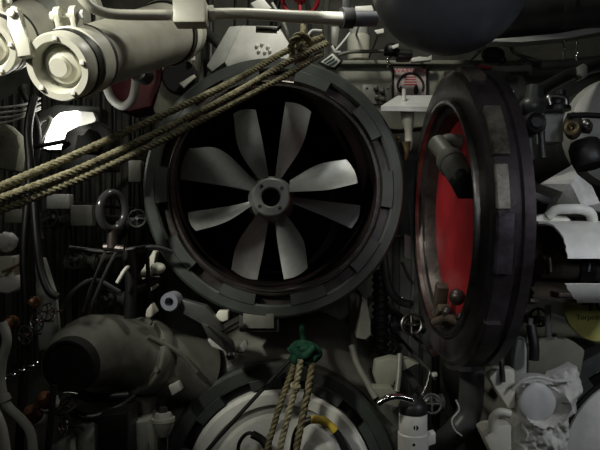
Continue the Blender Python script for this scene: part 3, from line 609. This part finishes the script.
for i, (a, b, y) in enumerate([(405, 416, 76.5), (405, 416, 79), (404, 417, 81.5), (404, 417, 84)]):
    part('text_line', M().pbox(a, y, b, y + 1.0, SY - 0.003, 0.002, 0), signred, sg)
hp = M(); hp.tube([P(x, y, SY - 0.004) for x, y in [(399, 91), (397.5, 85), (400, 79), (405, 74.5), (410.5, 73), (416, 74.5), (421, 79), (423.5, 85), (422.5, 91)]], 0.0044, 8)
hp.ball(P(400.5, 89.5, SY - 0.003), 0.008, sc=(0.8, .4, 1.6)).ball(P(416, 90, SY - 0.003), 0.011, sc=(0.8, .4, 1.7)); part('headset_symbol', hp, ink, sg)
cp = thing('metal_cap', 'bright flat metal cap on a pale post between the tube and the open door', 'cap', P(405, 160, 1.80))
q = [P(x, y, Y) for x, y, Y in [(381, 106, 1.70), (446, 107, 1.70), (446, 95, 1.80), (398, 95.5, 1.80)]]; cm = M()
cm.rings([[q[0], q[1], q[2], q[3]], [p - V((0, 0, 0.014)) for p in q]])
part('cap_plate', cm, bladepale, cp)
part('stud', M().tube([P(404, 101, 1.75), P(404, 89, 1.75)], 2.0 * K(1.75), 12), white, cp)
part('post', M().tube([P(407, 108, 1.76), P(408, 122, 1.76), P(409, 140, 1.77), P(407, 150, 1.77)], [7 * K(1.76), 6.5 * K(1.76), 4 * K(1.76), 4.5 * K(1.76), 4 * K(1.76)], 14), cream, cp)
part('brass_end', M().tube([P(405, 142, 1.76), P(406, 150, 1.76), P(405, 160, 1.76)], [5.5 * K(1.76), 4 * K(1.76), 2.4 * K(1.76)], 14).ball(P(398, 138, 1.75), 2.2 * K(1.75)), brass, cp)
jr = thing('jar', 'cream plastic jar standing on the beam at top centre', 'jar', P(359, 61, 2.2))
part('jar_body', M().lathe(P(358.5, 60.5, 2.22), AZ, [(0, 0), (10.5 * K(2.22), 0), (11.5 * K(2.22), 0.006), (11.5 * K(2.22), 0.088), (10 * K(2.22), 0.094), (0, 0.094)], 32), cream, jr)
part('jar_neck', M().lathe(P(358.5, 36, 2.22), AZ, [(0, -.002), (9.5 * K(2.22), 0), (9.5 * K(2.22), 0.034), (0, 0.034)], 28), palegrey, jr)
pipe('pipe', 'dark green pipe lying in front of the cream jar', [(338, 55, 2.05), (350, 52, 2.05), (365, 51.5, 2.05), (386, 51.5, 2.05), (400, 56, 2.06)], 1.9, olive)
tg = thing('label_tag', 'black framed white label tag tilted on the rim of the open tube', 'tag', P(330, 62, 1.66))
part('tag_frame', M().poly([(317.5, 62), (333, 50.5), (343, 60.5), (335.5, 69.5), (329, 68)], 1.655, 0.012, 0.001), ink, tg)
part('tag_panel', M().poly([(321, 61.8), (332.6, 53.2), (340.5, 60.8), (334.5, 67.3), (329.5, 66)], 1.652, 0.006, 0.0005), white, tg)
for i in range(3):
    s = i * 2.6
    part('text_line', M().poly([(323.5 + s, 62.5 + s * 0.75 - 1), (332 + s * .9, 55.6 + s * 0.85), (332.6 + s * .9, 56.6 + s * .85), (324.3 + s, 63.4 + s * .75 - 1)], 1.650, 0.003), greenrope, tg)
part('tag_tie', M().poly([(331, 46), (333, 45), (336, 51), (341, 51), (341, 53), (334, 53)], 1.66, 0.006, 0.001), white, tg)
pipe('strut', 'thin white strut slanting from the tag up to the jar', [(336, 50, 1.95), (343, 42, 1.95), (350, 33, 1.95)], 1.2, white, 'strut')
part('strut', M().poly([(331, 26), (340, 26), (337, 48), (331, 44)], 2.0, 0.03, 0.003), olive, None, 'olive upright bar behind the dark pipe clamp', 'strut')
part('hook', M().tube([P(*p) for p in [(304, 31, 1.62), (306, 38, 1.60), (312, 31, 1.6), (322, 31, 1.6)]], 0.004, 8), white, None, 'thin white wire hook behind the rope knot', 'hook')
for lab, pts, Y, m in [('white crumpled scrap on the beam below the blue grey tank', [(411, 58), (420, 56), (428, 58), (432, 54), (432, 60), (412, 62)], 2.08, white), ('white box edge above the overhead pipe beside the dark clamp', [(355, 6), (372, 5), (374, 11), (355, 11)], 1.9, white),
                       ('small white scrap left of the blue grey tank', [(374, 30), (384, 28), (384, 33), (377, 34)], 1.9, white), ('small white flap under the blue grey tank', [(391, 46), (399, 43), (399, 47), (393, 49)], 1.95, white),
                       ('white tip beyond the right lower side of the tank', [(486, 44), (492, 41), (490, 47), (478, 53), (476, 51)], 2.0, white)]:
    so = part('scrap', M().poly(pts, Y, 0.025, 0.003), m, None, lab, 'scrap')
    stud(so, sum(p[0] for p in pts) / len(pts), sum(p[1] for p in pts) / len(pts), Y + 0.012, 0.004)
for lab, x, y, n in [('thin bead chain hanging on the beam left of the warning sign', 388, 46, 9), ('left bead chain hanging under the light rail at upper right', 563.5, 38, 9), ('right bead chain hanging under the light rail at upper right', 577, 35, 10)]:
    m = M(); CY = 2.06 if 'sign' in lab else 1.805
    for i in range(n): m.ball(P(x + 0.8 * math.sin(i * 2), y + i * 2.6, CY), 1.25 * K(CY))
    m.tube([P(x, y - 2, CY), P(x, y + n * 2.6, CY)], 0.0012, 6)
    part('bead_chain', m, chrome, None, lab, 'chain')
part('globe_valve', M().ball(P(391, 50, 1.98), 7 * K(1.98)).tube([P(384, 52, 1.98), P(410, 54, 1.98)], 4 * K(1.98)).box(P(404, 56, 2.0), (.05, .06, .03), None, .006), black, None, 'black valve under the left side of the blue grey tank', 'valve')
# upper right
sc = thing('storage_cylinder', 'long dark grey cylinder lying across the upper right corner', 'cylinder', P(540, 25, 1.9))
part('body', M().tube([P(440, 8, 1.85), P(720, -18, 1.75)], 36 * K(1.8), 40), darkgrey, sc)
part('end_band', M().tube([P(556, -3, 1.81), P(566, -4, 1.805)], 37.5 * K(1.8), 40), darkgrey, sc)
part('light_rail', M().poly([(490, 39), (520, 37), (560, 33), (620, 22), (620, 29), (566, 38), (520, 42), (490, 42)], 1.78, 0.05, 0.003), palegrey, None, 'pale rail edge under the long dark cylinder at upper right', 'rail')
for lab, pts, r, m in [('pale olive pipe along the beam right of the open door top', [(480, 66, 1.98), (505, 69, 1.98), (530, 68, 1.98)], 3.6, canvas),
                       ('grey bundle pipe along the beam at upper right', [(540, 65, 1.97), (570, 63, 1.97), (620, 58, 1.97)], 4.6, olive),
                       ('olive curved hose hanging under the rail at upper right', [(508, 40, 1.98), (514, 52, 1.98), (528, 58, 1.98), (545, 62, 1.98)], 1.8, olive),
                       ('thin red pipe peeking over the open door', [(478, 66.5, 1.95), (492, 67.5, 1.95)], 1.4, red)]:
    pipe('pipe', lab, pts, r, m)
pipe('hose', 'thick black hose arching from the black valve to the upper right edge', [(514, 108, 1.55), (532, 96, 1.58), (552, 84, 1.60), (572, 74, 1.62), (596, 66, 1.66), (620, 62, 1.7)], 6.5, black, 'hose')
part('hose_clip', M().poly([(579, 66), (584, 63), (588, 66), (588, 76), (583, 78), (579, 74)], 1.59, 0.05, 0.003), olive, None, 'pale clip holding the thick black hose at upper right', 'clip')
part('junction', M().ball(P(493, 55, 1.95), 9 * K(1.95), sc=(1.3, 1, .9)).ball(P(502, 60, 1.95), 4 * K(1.95)), black, None, 'black fitting on the beam just right of the tank', 'fitting')
dm = thing('tube_dome', 'pale rounded dome at the right frame edge beside the black valves', 'dome', P(628, 125, 1.75))
part('dome_shell', M().lathe(P(636, 128, 1.62), AY, [(0, 0), (25 * K(1.7), 0.008), (44 * K(1.7), 0.03), (54 * K(1.7), 0.06), (56 * K(1.7), 0.10), (0, 0.10)], 48), palegrey, dm)
part('dome_ring', M().lathe(P(636, 128, 1.62) + V((0, 0.098, 0)), AY, [(0, 0), (54 * K(1.7), 0), (54 * K(1.7), 0.9), (0, 0.9)], 48), darkgrey, dm)
bv = thing('valve', 'black stacked valve with round front right behind the open door', 'valve', P(531, 150, 1.5))
part('head', M().tube([P(535, 86, 1.52), P(533, 104, 1.52)], [8 * K(1.5), 9.5 * K(1.5)], 20), darkgrey, bv)
part('body', M().ball(P(532, 107, 1.52), 13 * K(1.5), sc=(1, 1, .9)), darkgrey, bv)
part('face', M().lathe(P(537, 122, 1.46), AY, [(0, 0), (5 * K(1.5), 0), (6 * K(1.5), 0.006), (9.5 * K(1.5), 0.002), (11 * K(1.5), 0.01), (11 * K(1.5), 0.07), (0, 0.07)], 28), black, bv)
part('leg', M().tube([P(528, 128, 1.52), P(530, 160, 1.52)], 5 * K(1.5)).tube([P(541, 132, 1.52), P(543, 158, 1.52)], 3.4 * K(1.5)), darkgrey, bv)
part('rod', M().tube([P(513.5, 100, 1.5), P(513.5, 90, 1.5)], 0.003), steel, bv)
nv = thing('valve', 'valve with a bright nickel spindle on a pale block at right', 'valve', P(557, 140, 1.6))
part('pale_block', M().pbox(545, 112, 564, 142, 1.60, 0.06, 0.004), palegrey, nv)
part('spindle', M().tube([P(550, 105, 1.56), P(549, 98, 1.56), P(556, 96.5, 1.56), P(565, 99, 1.56), P(566, 106, 1.56)], 3.4 * K(1.56)), steel, nv)
part('cap', M().lathe(P(557, 111, 1.58), AZ, [(0, 0), (13 * K(1.58), 0), (13 * K(1.58), 0.010), (9 * K(1.58), 0.018), (9 * K(1.58), 0.04), (0, 0.042)], 24), black, nv)
part('knob', M().lathe(P(560, 97, 1.57), AZ, [(0, 0), (6 * K(1.58), 0), (6 * K(1.58), 0.016), (0, 0.018)], 16), black, nv)
rv = thing('valve', 'brassy grey valve with a dark lever and black barrel at the right edge', 'valve', P(582, 160, 1.6))
part('body', M().ball(P(573, 126, 1.55), 10 * K(1.55), sc=(.9, 1, 1.4)).tube([P(573, 126, 1.55), P(590, 128, 1.55)], 6 * K(1.55)), brown, rv)
part('nut', M().torus(P(571, 128, 1.51), (0.2, 1, 0), 5.5 * K(1.5), 2.4 * K(1.5), 20, 8).ball(P(571, 128, 1.53), 4 * K(1.5)), brass, rv)
part('lever', M().tube([P(568, 116, 1.53), P(584, 115, 1.53), P(602, 116, 1.53)], 3.0 * K(1.53)), black, rv)
part('barrel', M().lathe(P(584, 142, 1.55), (0.1, -0.3, -1), [(0, 0), (13 * K(1.55), 0), (16 * K(1.55), 0.015), (16 * K(1.55), 0.06), (13 * K(1.55), 0.072), (0, 0.075)], 28), black, rv)
part('shine_nut', M().ball(P(586, 124, 1.52), 5 * K(1.52)), steel, rv)
part('wedge_block', M().poly([(512, 206), (516, 178), (538, 182), (556, 196), (552, 212), (536, 224), (512, 222)], 1.62, 0.10, 0.006), black, None, 'black block behind the white folded cloth at right', 'block')
stud(COL.objects[-1], 535, 200, 1.7, 0.012)
# folded white cloth (a ridge with folds)
m = M(); bmx = m.bm
pts = {'a': (572, 165, 1.50), 'b': (577, 174, 1.44), 'l': (540, 184, 1.46), 'l2': (541, 187, 1.50), 'm': (571, 184, 1.40), 'n': (563, 192, 1.42), 'o': (556, 204, 1.46), 'r': (592, 186, 1.46), 's': (600, 203, 1.44), 'q': (582, 207, 1.42), 't': (601, 212, 1.5), 'u': (560, 212, 1.5)}
vv = {k_: bmx.verts.new(P(*p)) for k_, p in pts.items()}; bk = {k_: bmx.verts.new(P(*p) + V((0.004, 0.07, -0.012))) for k_, p in pts.items()}
for f in ('alb', 'blm', 'lnm', 'mnq', 'noq', 'bmr', 'mqr', 'rqs', 'qts', 'ouq', 'uqt'): bmx.faces.new([vv[c] for c in f])
per = 'alnoutsrb'
for i in range(len(per)):
    a, b = per[i], per[(i + 1) % len(per)]
    bmx.faces.new((vv[a], vv[b], bk[b], bk[a]))
bmx.faces.new([bk[c] for c in per])
part('folded_cloth', m, cloth, None, 'white folded cloth peak lying right of the open door', 'cloth', ang=25)
lp = thing('pipe_loop', 'white bent pipe handle over the torn white cover', 'pipe', P(570, 222, 1.42))
part('loop', M().tube([P(*p) for p in [(548, 216, 1.42), (556, 210, 1.41), (570, 209, 1.40), (582, 209.5, 1.40), (591, 214, 1.40), (593, 226, 1.42)]], 5.0 * K(1.41), 16), white, lp)
part('root', M().poly([(533, 217), (546, 213), (558, 218), (566, 215), (572, 220), (572, 226), (534, 226)], 1.42, 0.05, 0.006), cream, lp)
# torn half shell cover
CO = P(570, 262, 1.42); CR = 41 * K(1.42); kk_ = K(1.42)
sh = thing('half_shell_cover', 'white half shell cover with ragged edge and dark slot at the right edge', 'cover', CO)
def shellpart(a0, a1, x0f, x1, r0, r1, n=18, nx=1):
    m = M(); rg = []
    for i in range(n + 1):
        a = a0 + (a1 - a0) * i / n
        d = V((0, -math.sin(a), math.cos(a)))           # a = 0 straight up, 90 deg to the camera
        x0 = (x0f(a) - 300) / F * (CO.y - math.sin(a) * r1)
        rg.append([V((x0, CO.y, CO.z)) + d * r0, V((x0, CO.y, CO.z)) + d * r1, V(((x1 - 300) * kk_, CO.y, CO.z)) + d * r1, V(((x1 - 300) * kk_, CO.y, CO.z)) + d * r0])
    return m.rings(rg)
jag = lambda a: 2.2 * noise.noise(V((a * 9, 1.3, 0)))
D = math.radians
part('upper_shell', shellpart(D(-20), D(82), lambda a: 535 + 34 * max(0, math.sin(max(0, a - 0.12))) ** 0.55 + jag(a), 660, CR * 0.95, CR), white, sh)
part('lower_shell', shellpart(D(117), D(165), lambda a: 566 + 8 * math.sin(a * 3) + jag(a) if a < 2.6 else 577, 660, CR * 0.95, CR), white, sh)
part('lining', shellpart(D(-45), D(-190), lambda a: 533 + 5 * noise.noise(V((a * 5, 0, 0))), 660, CR * 0.88, CR * 0.97, 24), brown, sh, 'brown grimy inner lining')
part('lining_edge', shellpart(D(-44), D(-15), lambda a: 532, 660, CR * 0.9, CR * 0.95, 8).box(CO + V((0.03, 0.02, -0.8 * CR)), (0.12, 0.05, 0.012), None, .004), brown, sh)
st = thing('shaft', 'dark spindle shaft lying inside the half shell cover', 'shaft', P(575, 270, 1.44))
part('shaft_body', M().tube([P(540, 266, 1.45), P(640, 272, 1.45)], 12 * kk_, 20), brown, st)
part('shaft_end', M().lathe(P(545, 264, 1.45), AX, [(0, 0), (5 * kk_, 0), (6 * kk_, 0.01), (14 * kk_, 0.012), (14 * kk_, 0.03), (0, 0.03)], 20), brown, st)
part('collar', M().lathe(P(575, 268, 1.445), AX, [(0, 0), (16 * kk_, 0), (16 * kk_, 0.035), (0, 0.035)], 24), black, st)
part('bright_pin', M().tube([P(550, 258, 1.40), P(551, 272, 1.40)], 2.5 * kk_, 10), steel, st)
part('bright_pin', M().tube([P(590, 262, 1.40), P(589, 272, 1.40)], 1.5 * kk_, 8), steel, st)
YS = 1.60
ys = thing('round_sign', 'yellow green round sign with black lettering below the white half shell cover', 'sign', P(600, 345, YS))
part('disc', M().lathe(P(601, 305, YS), AY, [(0, 0), (36 * K(YS), 0), (37 * K(YS), 0.002), (37 * K(YS), 0.01), (0, 0.01)], 64), yellowp, ys)
text_mesh('number_text', '40', 24 * K(YS), P(594.5, 303.5, YS - 0.002), ink, ys, 1.15)
text_mesh('caption_text', 'Torpedo Tube', 7.4 * K(YS), P(598, 317.5, YS - 0.002), ink, ys, 1.0)

# ------------------------------------------------------------------ lower right
ck = K(1.42)
def cloth_bag():
    m = M(); bm = m.bm
    def outline(t):       # left and right border in photo pixels for t = 0 top .. 1 bottom
        Lf = [(0, 519), (0.05, 513), (0.2, 515), (0.4, 512), (0.6, 511), (0.8, 506), (1, 502)]
        Rt = [(0, 575), (0.05, 578), (0.15, 582), (0.25, 580), (0.36, 570), (0.45, 568), (0.7, 567), (1, 566)]
        def ip(T):
            for (a, x), (b, y) in zip(T, T[1:]):
                if t <= b: return x + (y - x) * (t - a) / (b - a)
            return T[-1][1]
        return ip(Lf), ip(Rt)
    NU, NV = 44, 60; G = []; B = []
    for i in range(NV + 1):
        t = i / NV; y = 377 + t * 100; l, r = outline(t); row = []; rb = []
        for j in range(NU + 1):
            s = j / NU; x = l + (r - l) * s; yy = y + (7 * (s - 0.35) ** 2 * 4 * (1 - t) * (-1 if s > 0.6 else 1) if t < 0.3 else 0)
            e = (1 - (2 * s - 1) ** 4) * (1 - (1 - min(1, t * 5)) ** 2)
            bul = 0.055 * e
            ex, ey = (x - 537) / 20.0, (yy - 401) / 19.0 if yy < 401 else (yy - 401) / 18.0
            q = ex * ex + ey * ey
            p3 = V((x * 0.09, yy * 0.07, 0.3))
            if q < 1: bul = bul - 0.026 * (1 - q * q) + 0.004 * (1 - abs(ex) * 3 if abs(ex) < .33 else 0)
            else:
                bul += 0.012 * math.exp(-(q - 1) * 5) + 0.013 * noise.noise(p3 * 1.4) + 0.009 * noise.noise(p3 * 3.5)
            row.append(P(x, yy, 1.42) + V((0, -bul, 0))); rb.append(P(x, yy, 1.42) + V((0, 0.04, 0)))
        G.append(row); B.append(rb)
    rings = [g + b[::-1] for g, b in zip(G, B)]
    return m.rings(rings)
def pane_mesh():
    m = M(); c = P(537, 402, 1.380); m.ball(c, 0.046, sc=(0.98, 0.26, 1.06))
    for v in m.bm.verts:
        dx = v.co.x - c.x - 0.004
        if v.co.y < c.y: v.co.y += 0.005 * math.exp(-(dx / 0.006) ** 2)
        v.co.x = c.x + (v.co.x - c.x) * (1 - 0.22 * max(0, (v.co.z - c.z) / 0.045))
    return m
bg = thing('cloth_bag', 'soiled white cloth hood with a smooth oval window at lower right', 'cloth', P(538, 450, 1.42))
part('hood', cloth_bag(), cloth, bg, ang=60)
part('oval_pane', pane_mesh(), panec, bg, 'smooth pale oval')
part('draw_cord', M().tube([P(*p) for p in [(512, 390, 1.385), (522, 381, 1.375), (538, 377, 1.37), (555, 381, 1.37), (570, 380, 1.38)]], 0.004, 8), cloth, bg)
for lab, pts, Y, d, m in [('upper cream bracket plate left of the white cloth hood', [(489, 378), (497, 370), (515, 369), (516, 408), (509, 410)], 1.40, .04, cream),
                          ('lower cream bracket plate in front of the curved strap', [(481, 431), (488, 427), (512, 425), (512, 475), (502, 475)], 1.38, .05, cream)]:
    part('bracket', M().poly(pts, Y, d, 0.005), m, None, lab, 'bracket')
part('strap', M().tube([P(*p) for p in [(492, 430, 1.37), (493, 418, 1.36), (500, 412, 1.35), (510, 414, 1.35)]], 4.0 * ck, 12), cream, None, 'curved cream strap between the two cream bracket plates', 'strap')
part('post', M().poly([(517, 340), (525, 338), (527, 350), (527, 378), (513, 378), (515, 356)], 1.50, .03, .004), palegrey, None, 'pale upright post above the white cloth hood', 'post')
pipe('rod', 'dark rod standing on the upper cream bracket plate', [(503, 382, 1.39), (502, 358, 1.40), (508, 340, 1.42)], 2.6, darksteel, 'rod')
pipe('hose', 'black hose end hanging right of the pale upright post', [(531, 325, 1.47), (534, 345, 1.46), (534, 360, 1.46)], 5, black, 'hose')
part('canvas_curtain', M().poly([(528, 345), (545, 338), (560, 342), (566, 338), (575, 342), (586, 350), (580, 385), (528, 385)], 1.51, 0.025, 0.008), canvas, None, 'olive canvas sheet hanging behind the white cloth hood', 'canvas')
# third tube door at the lower right corner
RO = P(652, 462, 1.55); rk = K(1.55)
rt = thing('breech_door', 'closed round white breech door in the lower right corner', 'breech door', RO)
part('door_dome', M().lathe(RO, AY, [(0, -0.05), (40 * rk, -0.04), (70 * rk, -0.01), (86 * rk, 0.01), (88 * rk, 0.03), (0, 0.03)], 80), white, rt)
part('door_rim', M().lathe(RO, AY, [(88 * rk, 0.01), (92 * rk, 0.01), (92 * rk, 0.06), (88 * rk, 0.06)], 80, True), deepblack, rt)
rt2 = thing('torpedo_tube', 'torpedo tube ring with notched black edge in the lower right corner', 'torpedo tube', RO)
part('breech_ring', M().lathe(RO, AY, [(103 * rk, 0.01), (114 * rk, 0.01), (118 * rk, 0.02), (118 * rk, 0.08), (103 * rk, 0.08)], 80, True), darkgrey, rt2)
ring_lugs(rt2, RO, AY, AX, 94 * rk, 104 * rk, 0.008, 0.05, math.radians(8), darkgrey)
part('barrel', M().lathe(RO, AY, [(93 * rk, 0.065), (108 * rk, 0.085), (108 * rk, 1.15), (93 * rk, 1.15)], 64, True), olive, rt2)

# ------------------------------------------------------------------ centre bottom, under the open door
wt = thing('hydraulic_jack', 'white cylinder with black cap and chrome handle right of the lower tube', 'cylinder', P(413, 475, 1.42))
part('barrel', M().lathe(P(413, 409, 1.42), (0.0, 0, -1), [(0, 0), (13 * ck, 0), (14 * ck, 0.004), (14 * ck, 0.055), (15 * ck, 0.058), (15 * ck, 0.20), (0, 0.20)], 32), white, wt)
part('cap', M().lathe(P(413, 412, 1.42), (0, 0, 1), [(0, 0), (14.5 * ck, 0), (14.5 * ck, 0.016), (11 * ck, 0.030), (0, 0.042)], 28), black, wt, 'black cap')
part('handle', M().tube([P(*p) for p in [(412, 400, 1.385), (400, 397, 1.38), (388, 398, 1.37), (378, 404, 1.37)]], 3.3 * ck, 12), chrome, wt, 'chrome handle')
part('side_block', M().poly([(427, 436), (436, 433), (436, 444), (427, 447)], 1.42, 0.03, 0.003), white, wt)
part('port', M().lathe(P(416, 428, 1.386), AY, [(0, 0), (2.6 * ck, 0), (2.6 * ck, 0.012), (0, 0.012)], 14), ink, wt)
part('port', M().lathe(P(414, 445, 1.383), AY, [(0, 0), (1.4 * ck, 0), (1.4 * ck, 0.012), (0, 0.012)], 12), ink, wt)
pipe('pipe', 'thick dark grey pipe coming down under the open door', [(472, 368, 1.5), (471, 395, 1.5), (468, 415, 1.5), (455, 432, 1.5), (440, 446, 1.52), (425, 470, 1.55)], 12, darkgrey, 'pipe', n=24)
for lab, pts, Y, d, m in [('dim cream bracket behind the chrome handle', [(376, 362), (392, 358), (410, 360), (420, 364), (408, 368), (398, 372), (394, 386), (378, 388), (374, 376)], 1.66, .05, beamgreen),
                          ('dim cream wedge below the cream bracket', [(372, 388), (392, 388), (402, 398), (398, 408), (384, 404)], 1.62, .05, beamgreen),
                          ('dim pale casting standing under the right of the open tube', [(362, 296), (368, 300), (369, 322), (372, 334), (366, 340), (356, 338), (360, 318)], 1.75, .06, olive),
                          ('small pale plate hanging between the tube and the open door', [(404, 234), (411, 236), (412, 260), (404, 258)], 1.82, .02, palegrey),
                          ('dark red box low behind the foot of the open door', [(429, 350), (440, 348), (443, 355), (432, 358)], 1.72, .06, borered),
                          ('small pale chip under the door beside the dark red box', [(432, 374), (438, 373), (438, 377), (433, 378)], 1.6, .02, palegrey)]:
    bo = part('bracket', M().poly(pts, Y, d, 0.004), m, None, lab, 'bracket')
    if Y > 1.59 and 'dim cream' not in lab: stud(bo, pts[0][0] + 3, pts[0][1] + 4, Y + d * .5)
for lab, pts, r, m in [('grey upright rod behind the black cap of the white cylinder', [(400, 354, 1.665), (399, 375, 1.64), (397, 392, 1.62)], 3, olive),
                       ('olive slanting pipe right of the green knot', [(352, 345, 1.8), (358, 365, 1.78), (376, 398, 1.74)], 3.6, olive),
                       ('dim olive upright pipe below the right rim of the open tube', [(352, 292, 1.95), (353, 330, 1.95), (354, 350, 1.95)], 4, olive),
                       ('dark pipe bend between tube and open door', [(384, 255, 1.85), (388, 285, 1.85), (398, 300, 1.85), (412, 305, 1.85)], 4, darkgrey),
                       ('thin grey rod slanting between tube and open door', [(402, 262, 1.78), (408, 276, 1.78), (413, 284, 1.78)], 1.6, darksteel),
                       ('curled thin wire beside the thick dark grey pipe', [(456, 400, 1.42), (459, 410, 1.42), (452, 420, 1.42), (455, 430, 1.42), (462, 436, 1.42)], 0.9, palegrey),
                       ('paired pale rods behind the black cap, leaning right', [(422, 396, 1.5), (427, 385, 1.52), (430, 372, 1.55)], 1.8, steel),
                       ('short olive pipe stub under the half shell cover', [(548, 305, 1.7), (548, 325, 1.7), (550, 345, 1.7)], 3, palegrey),
                       ('pale thin upright pipe left of the yellow round sign', [(531, 318, 1.6), (530, 332, 1.6), (528, 345, 1.6)], 2.4, palegrey)]:
    pipe('pipe', lab, pts, r, m)
part('glint_bolt', M().ball(P(402, 298, 1.80), 1.8 * K(1.8)), chrome, None, 'tiny shiny bolt between the tube and the foot of the open door', 'bolt')
# flexible dark ribbed hoses and dark valve bodies in the gloom
for lab, x, y0, y1, Y in [('ribbed black hose hanging below the right rim of the open tube', 380, 270, 350, 1.88)]:
    m = M(); m.tube([P(x, y0, Y), P(x + 1, (y0 + y1) / 2, Y), P(x, y1, Y)], 7 * K(Y), 16)
    for i in range(12): m.torus(P(x + .5, y0 + (y1 - y0) * (i + .5) / 12, Y), AZ, 7.2 * K(Y), 1.8 * K(Y), 18, 6)
    part('ribbed_hose', m, black, None, lab, 'hose')
def gate_valve(label, px, py, Y, s, m, wheel, ax=(0, -1, 0.2), group=None):
    o = P(px, py, Y); q = s * K(Y); t = thing('gate_valve', label, 'valve', o, group); ax = V(ax).normalized(); u, v = perp(ax)
    part('wall_pipe', M().tube([o, V((o.x, 2.702, o.z))], q * .3, 12), m, t)
    part('body', M().ball(o, q * 0.55).tube([o - u * q * 1.1, o + u * q * 1.1], q * 0.34, 14), m, t)
    for s_ in (-1, 1): part('flange', M().lathe(o + u * s_ * q * 0.9 - u * q * 0.1, u, [(0, 0), (q * .55, 0), (q * .55, q * .2), (0, q * .2)], 16), m, t)
    part('bonnet', M().lathe(o, ax, [(0, 0), (q * .42, q * .2), (q * .42, q * .7), (q * .2, q * .85), (q * .12, q * 1.3), (0, q * 1.3)], 16), m, t)
    part('wheel', M().torus(o + ax * q * 1.2, ax, q * .6, q * .09, 24, 8).tube([o + ax * q * 1.2 - u * q * .6, o + ax * q * 1.2 + u * q * .6], q * .06, 6).tube([o + ax * q * 1.2 - v * q * .6, o + ax * q * 1.2 + v * q * .6], q * .06, 6), wheel, t)
for lab, x, y, Y, s, m, w in [('dark gate valve in the gloom under the open door hinge side', 408, 325, 1.9, 16, darkgrey, steel),
                              ('dark gate valve low between the lower tube and the thick grey pipe', 428, 402, 1.72, 15, darkgrey, darkgrey),
                              ('dark gate valve between the eye ring and the open tube', 142, 222, 1.85, 14, darkgrey, darkgrey),
                              ('dark gate valve with olive body left of the ring', 82, 262, 1.9, 15, olive, darkgrey),
                              ('dark gate valve above the elbow duct', 112, 300, 1.95, 14, olive, black),
                              ('dark gate valve at left behind the black hoses', 55, 222, 1.85, 14, darkgrey, darkgrey),
                              ('dark gate valve between the lower edge of the half shell and the door', 520, 296, 1.75, 14, darkgrey, steel),
                              ('dark gate valve with olive body right of the door foot under the half shell', 532, 318, 1.9, 14, olive, black),
                              ('grey gate valve under the beam behind the hose at upper right', 520, 70, 2.02, 10, olive, darkgrey),
                              ('dark gate valve hidden between the door foot and the lower tube', 385, 345, 2.0, 15, olive, darkgrey)]:
    gate_valve(lab, x, y, Y, s, m, w)
random.seed(4)
for reg, n, x0, x1, y0, y1 in [('left of the open tube', 18, -20, 158, 110, 360), ('between the lower tube and the door foot', 5, 378, 440, 250, 420), ('right of the open door', 8, 505, 600, 120, 285), ('at the top behind the overhead pipe', 8, 150, 340, -40, 60)]:
    for i in range(n):
        w = (x1 - x0) / n; rp = random.uniform(1.2, min(4.0, w * 0.36)); Y = 2.702 - rp * K(2.69)
        x = x0 + w * (i + 0.5); j = max(0.0, w * 0.5 - rp - 0.4); xe = x + random.uniform(-j, j); ya = y0 - random.uniform(5, 60); yb = y1 + random.uniform(0, 10)
        pipe('bulkhead_pipe', 'dim pipe running up the dark bulkhead ' + reg, [(x, ya, Y), (x + random.uniform(-j, j), (2 * ya + yb) / 3, Y), (xe, (ya + 2 * yb) / 3, Y), (xe, yb, Y)],
             rp, random.choice([darkgrey, black, black, olive, hull, darkgrey]), 'pipe', 'bulkhead pipes ' + reg, n=10, k=6)
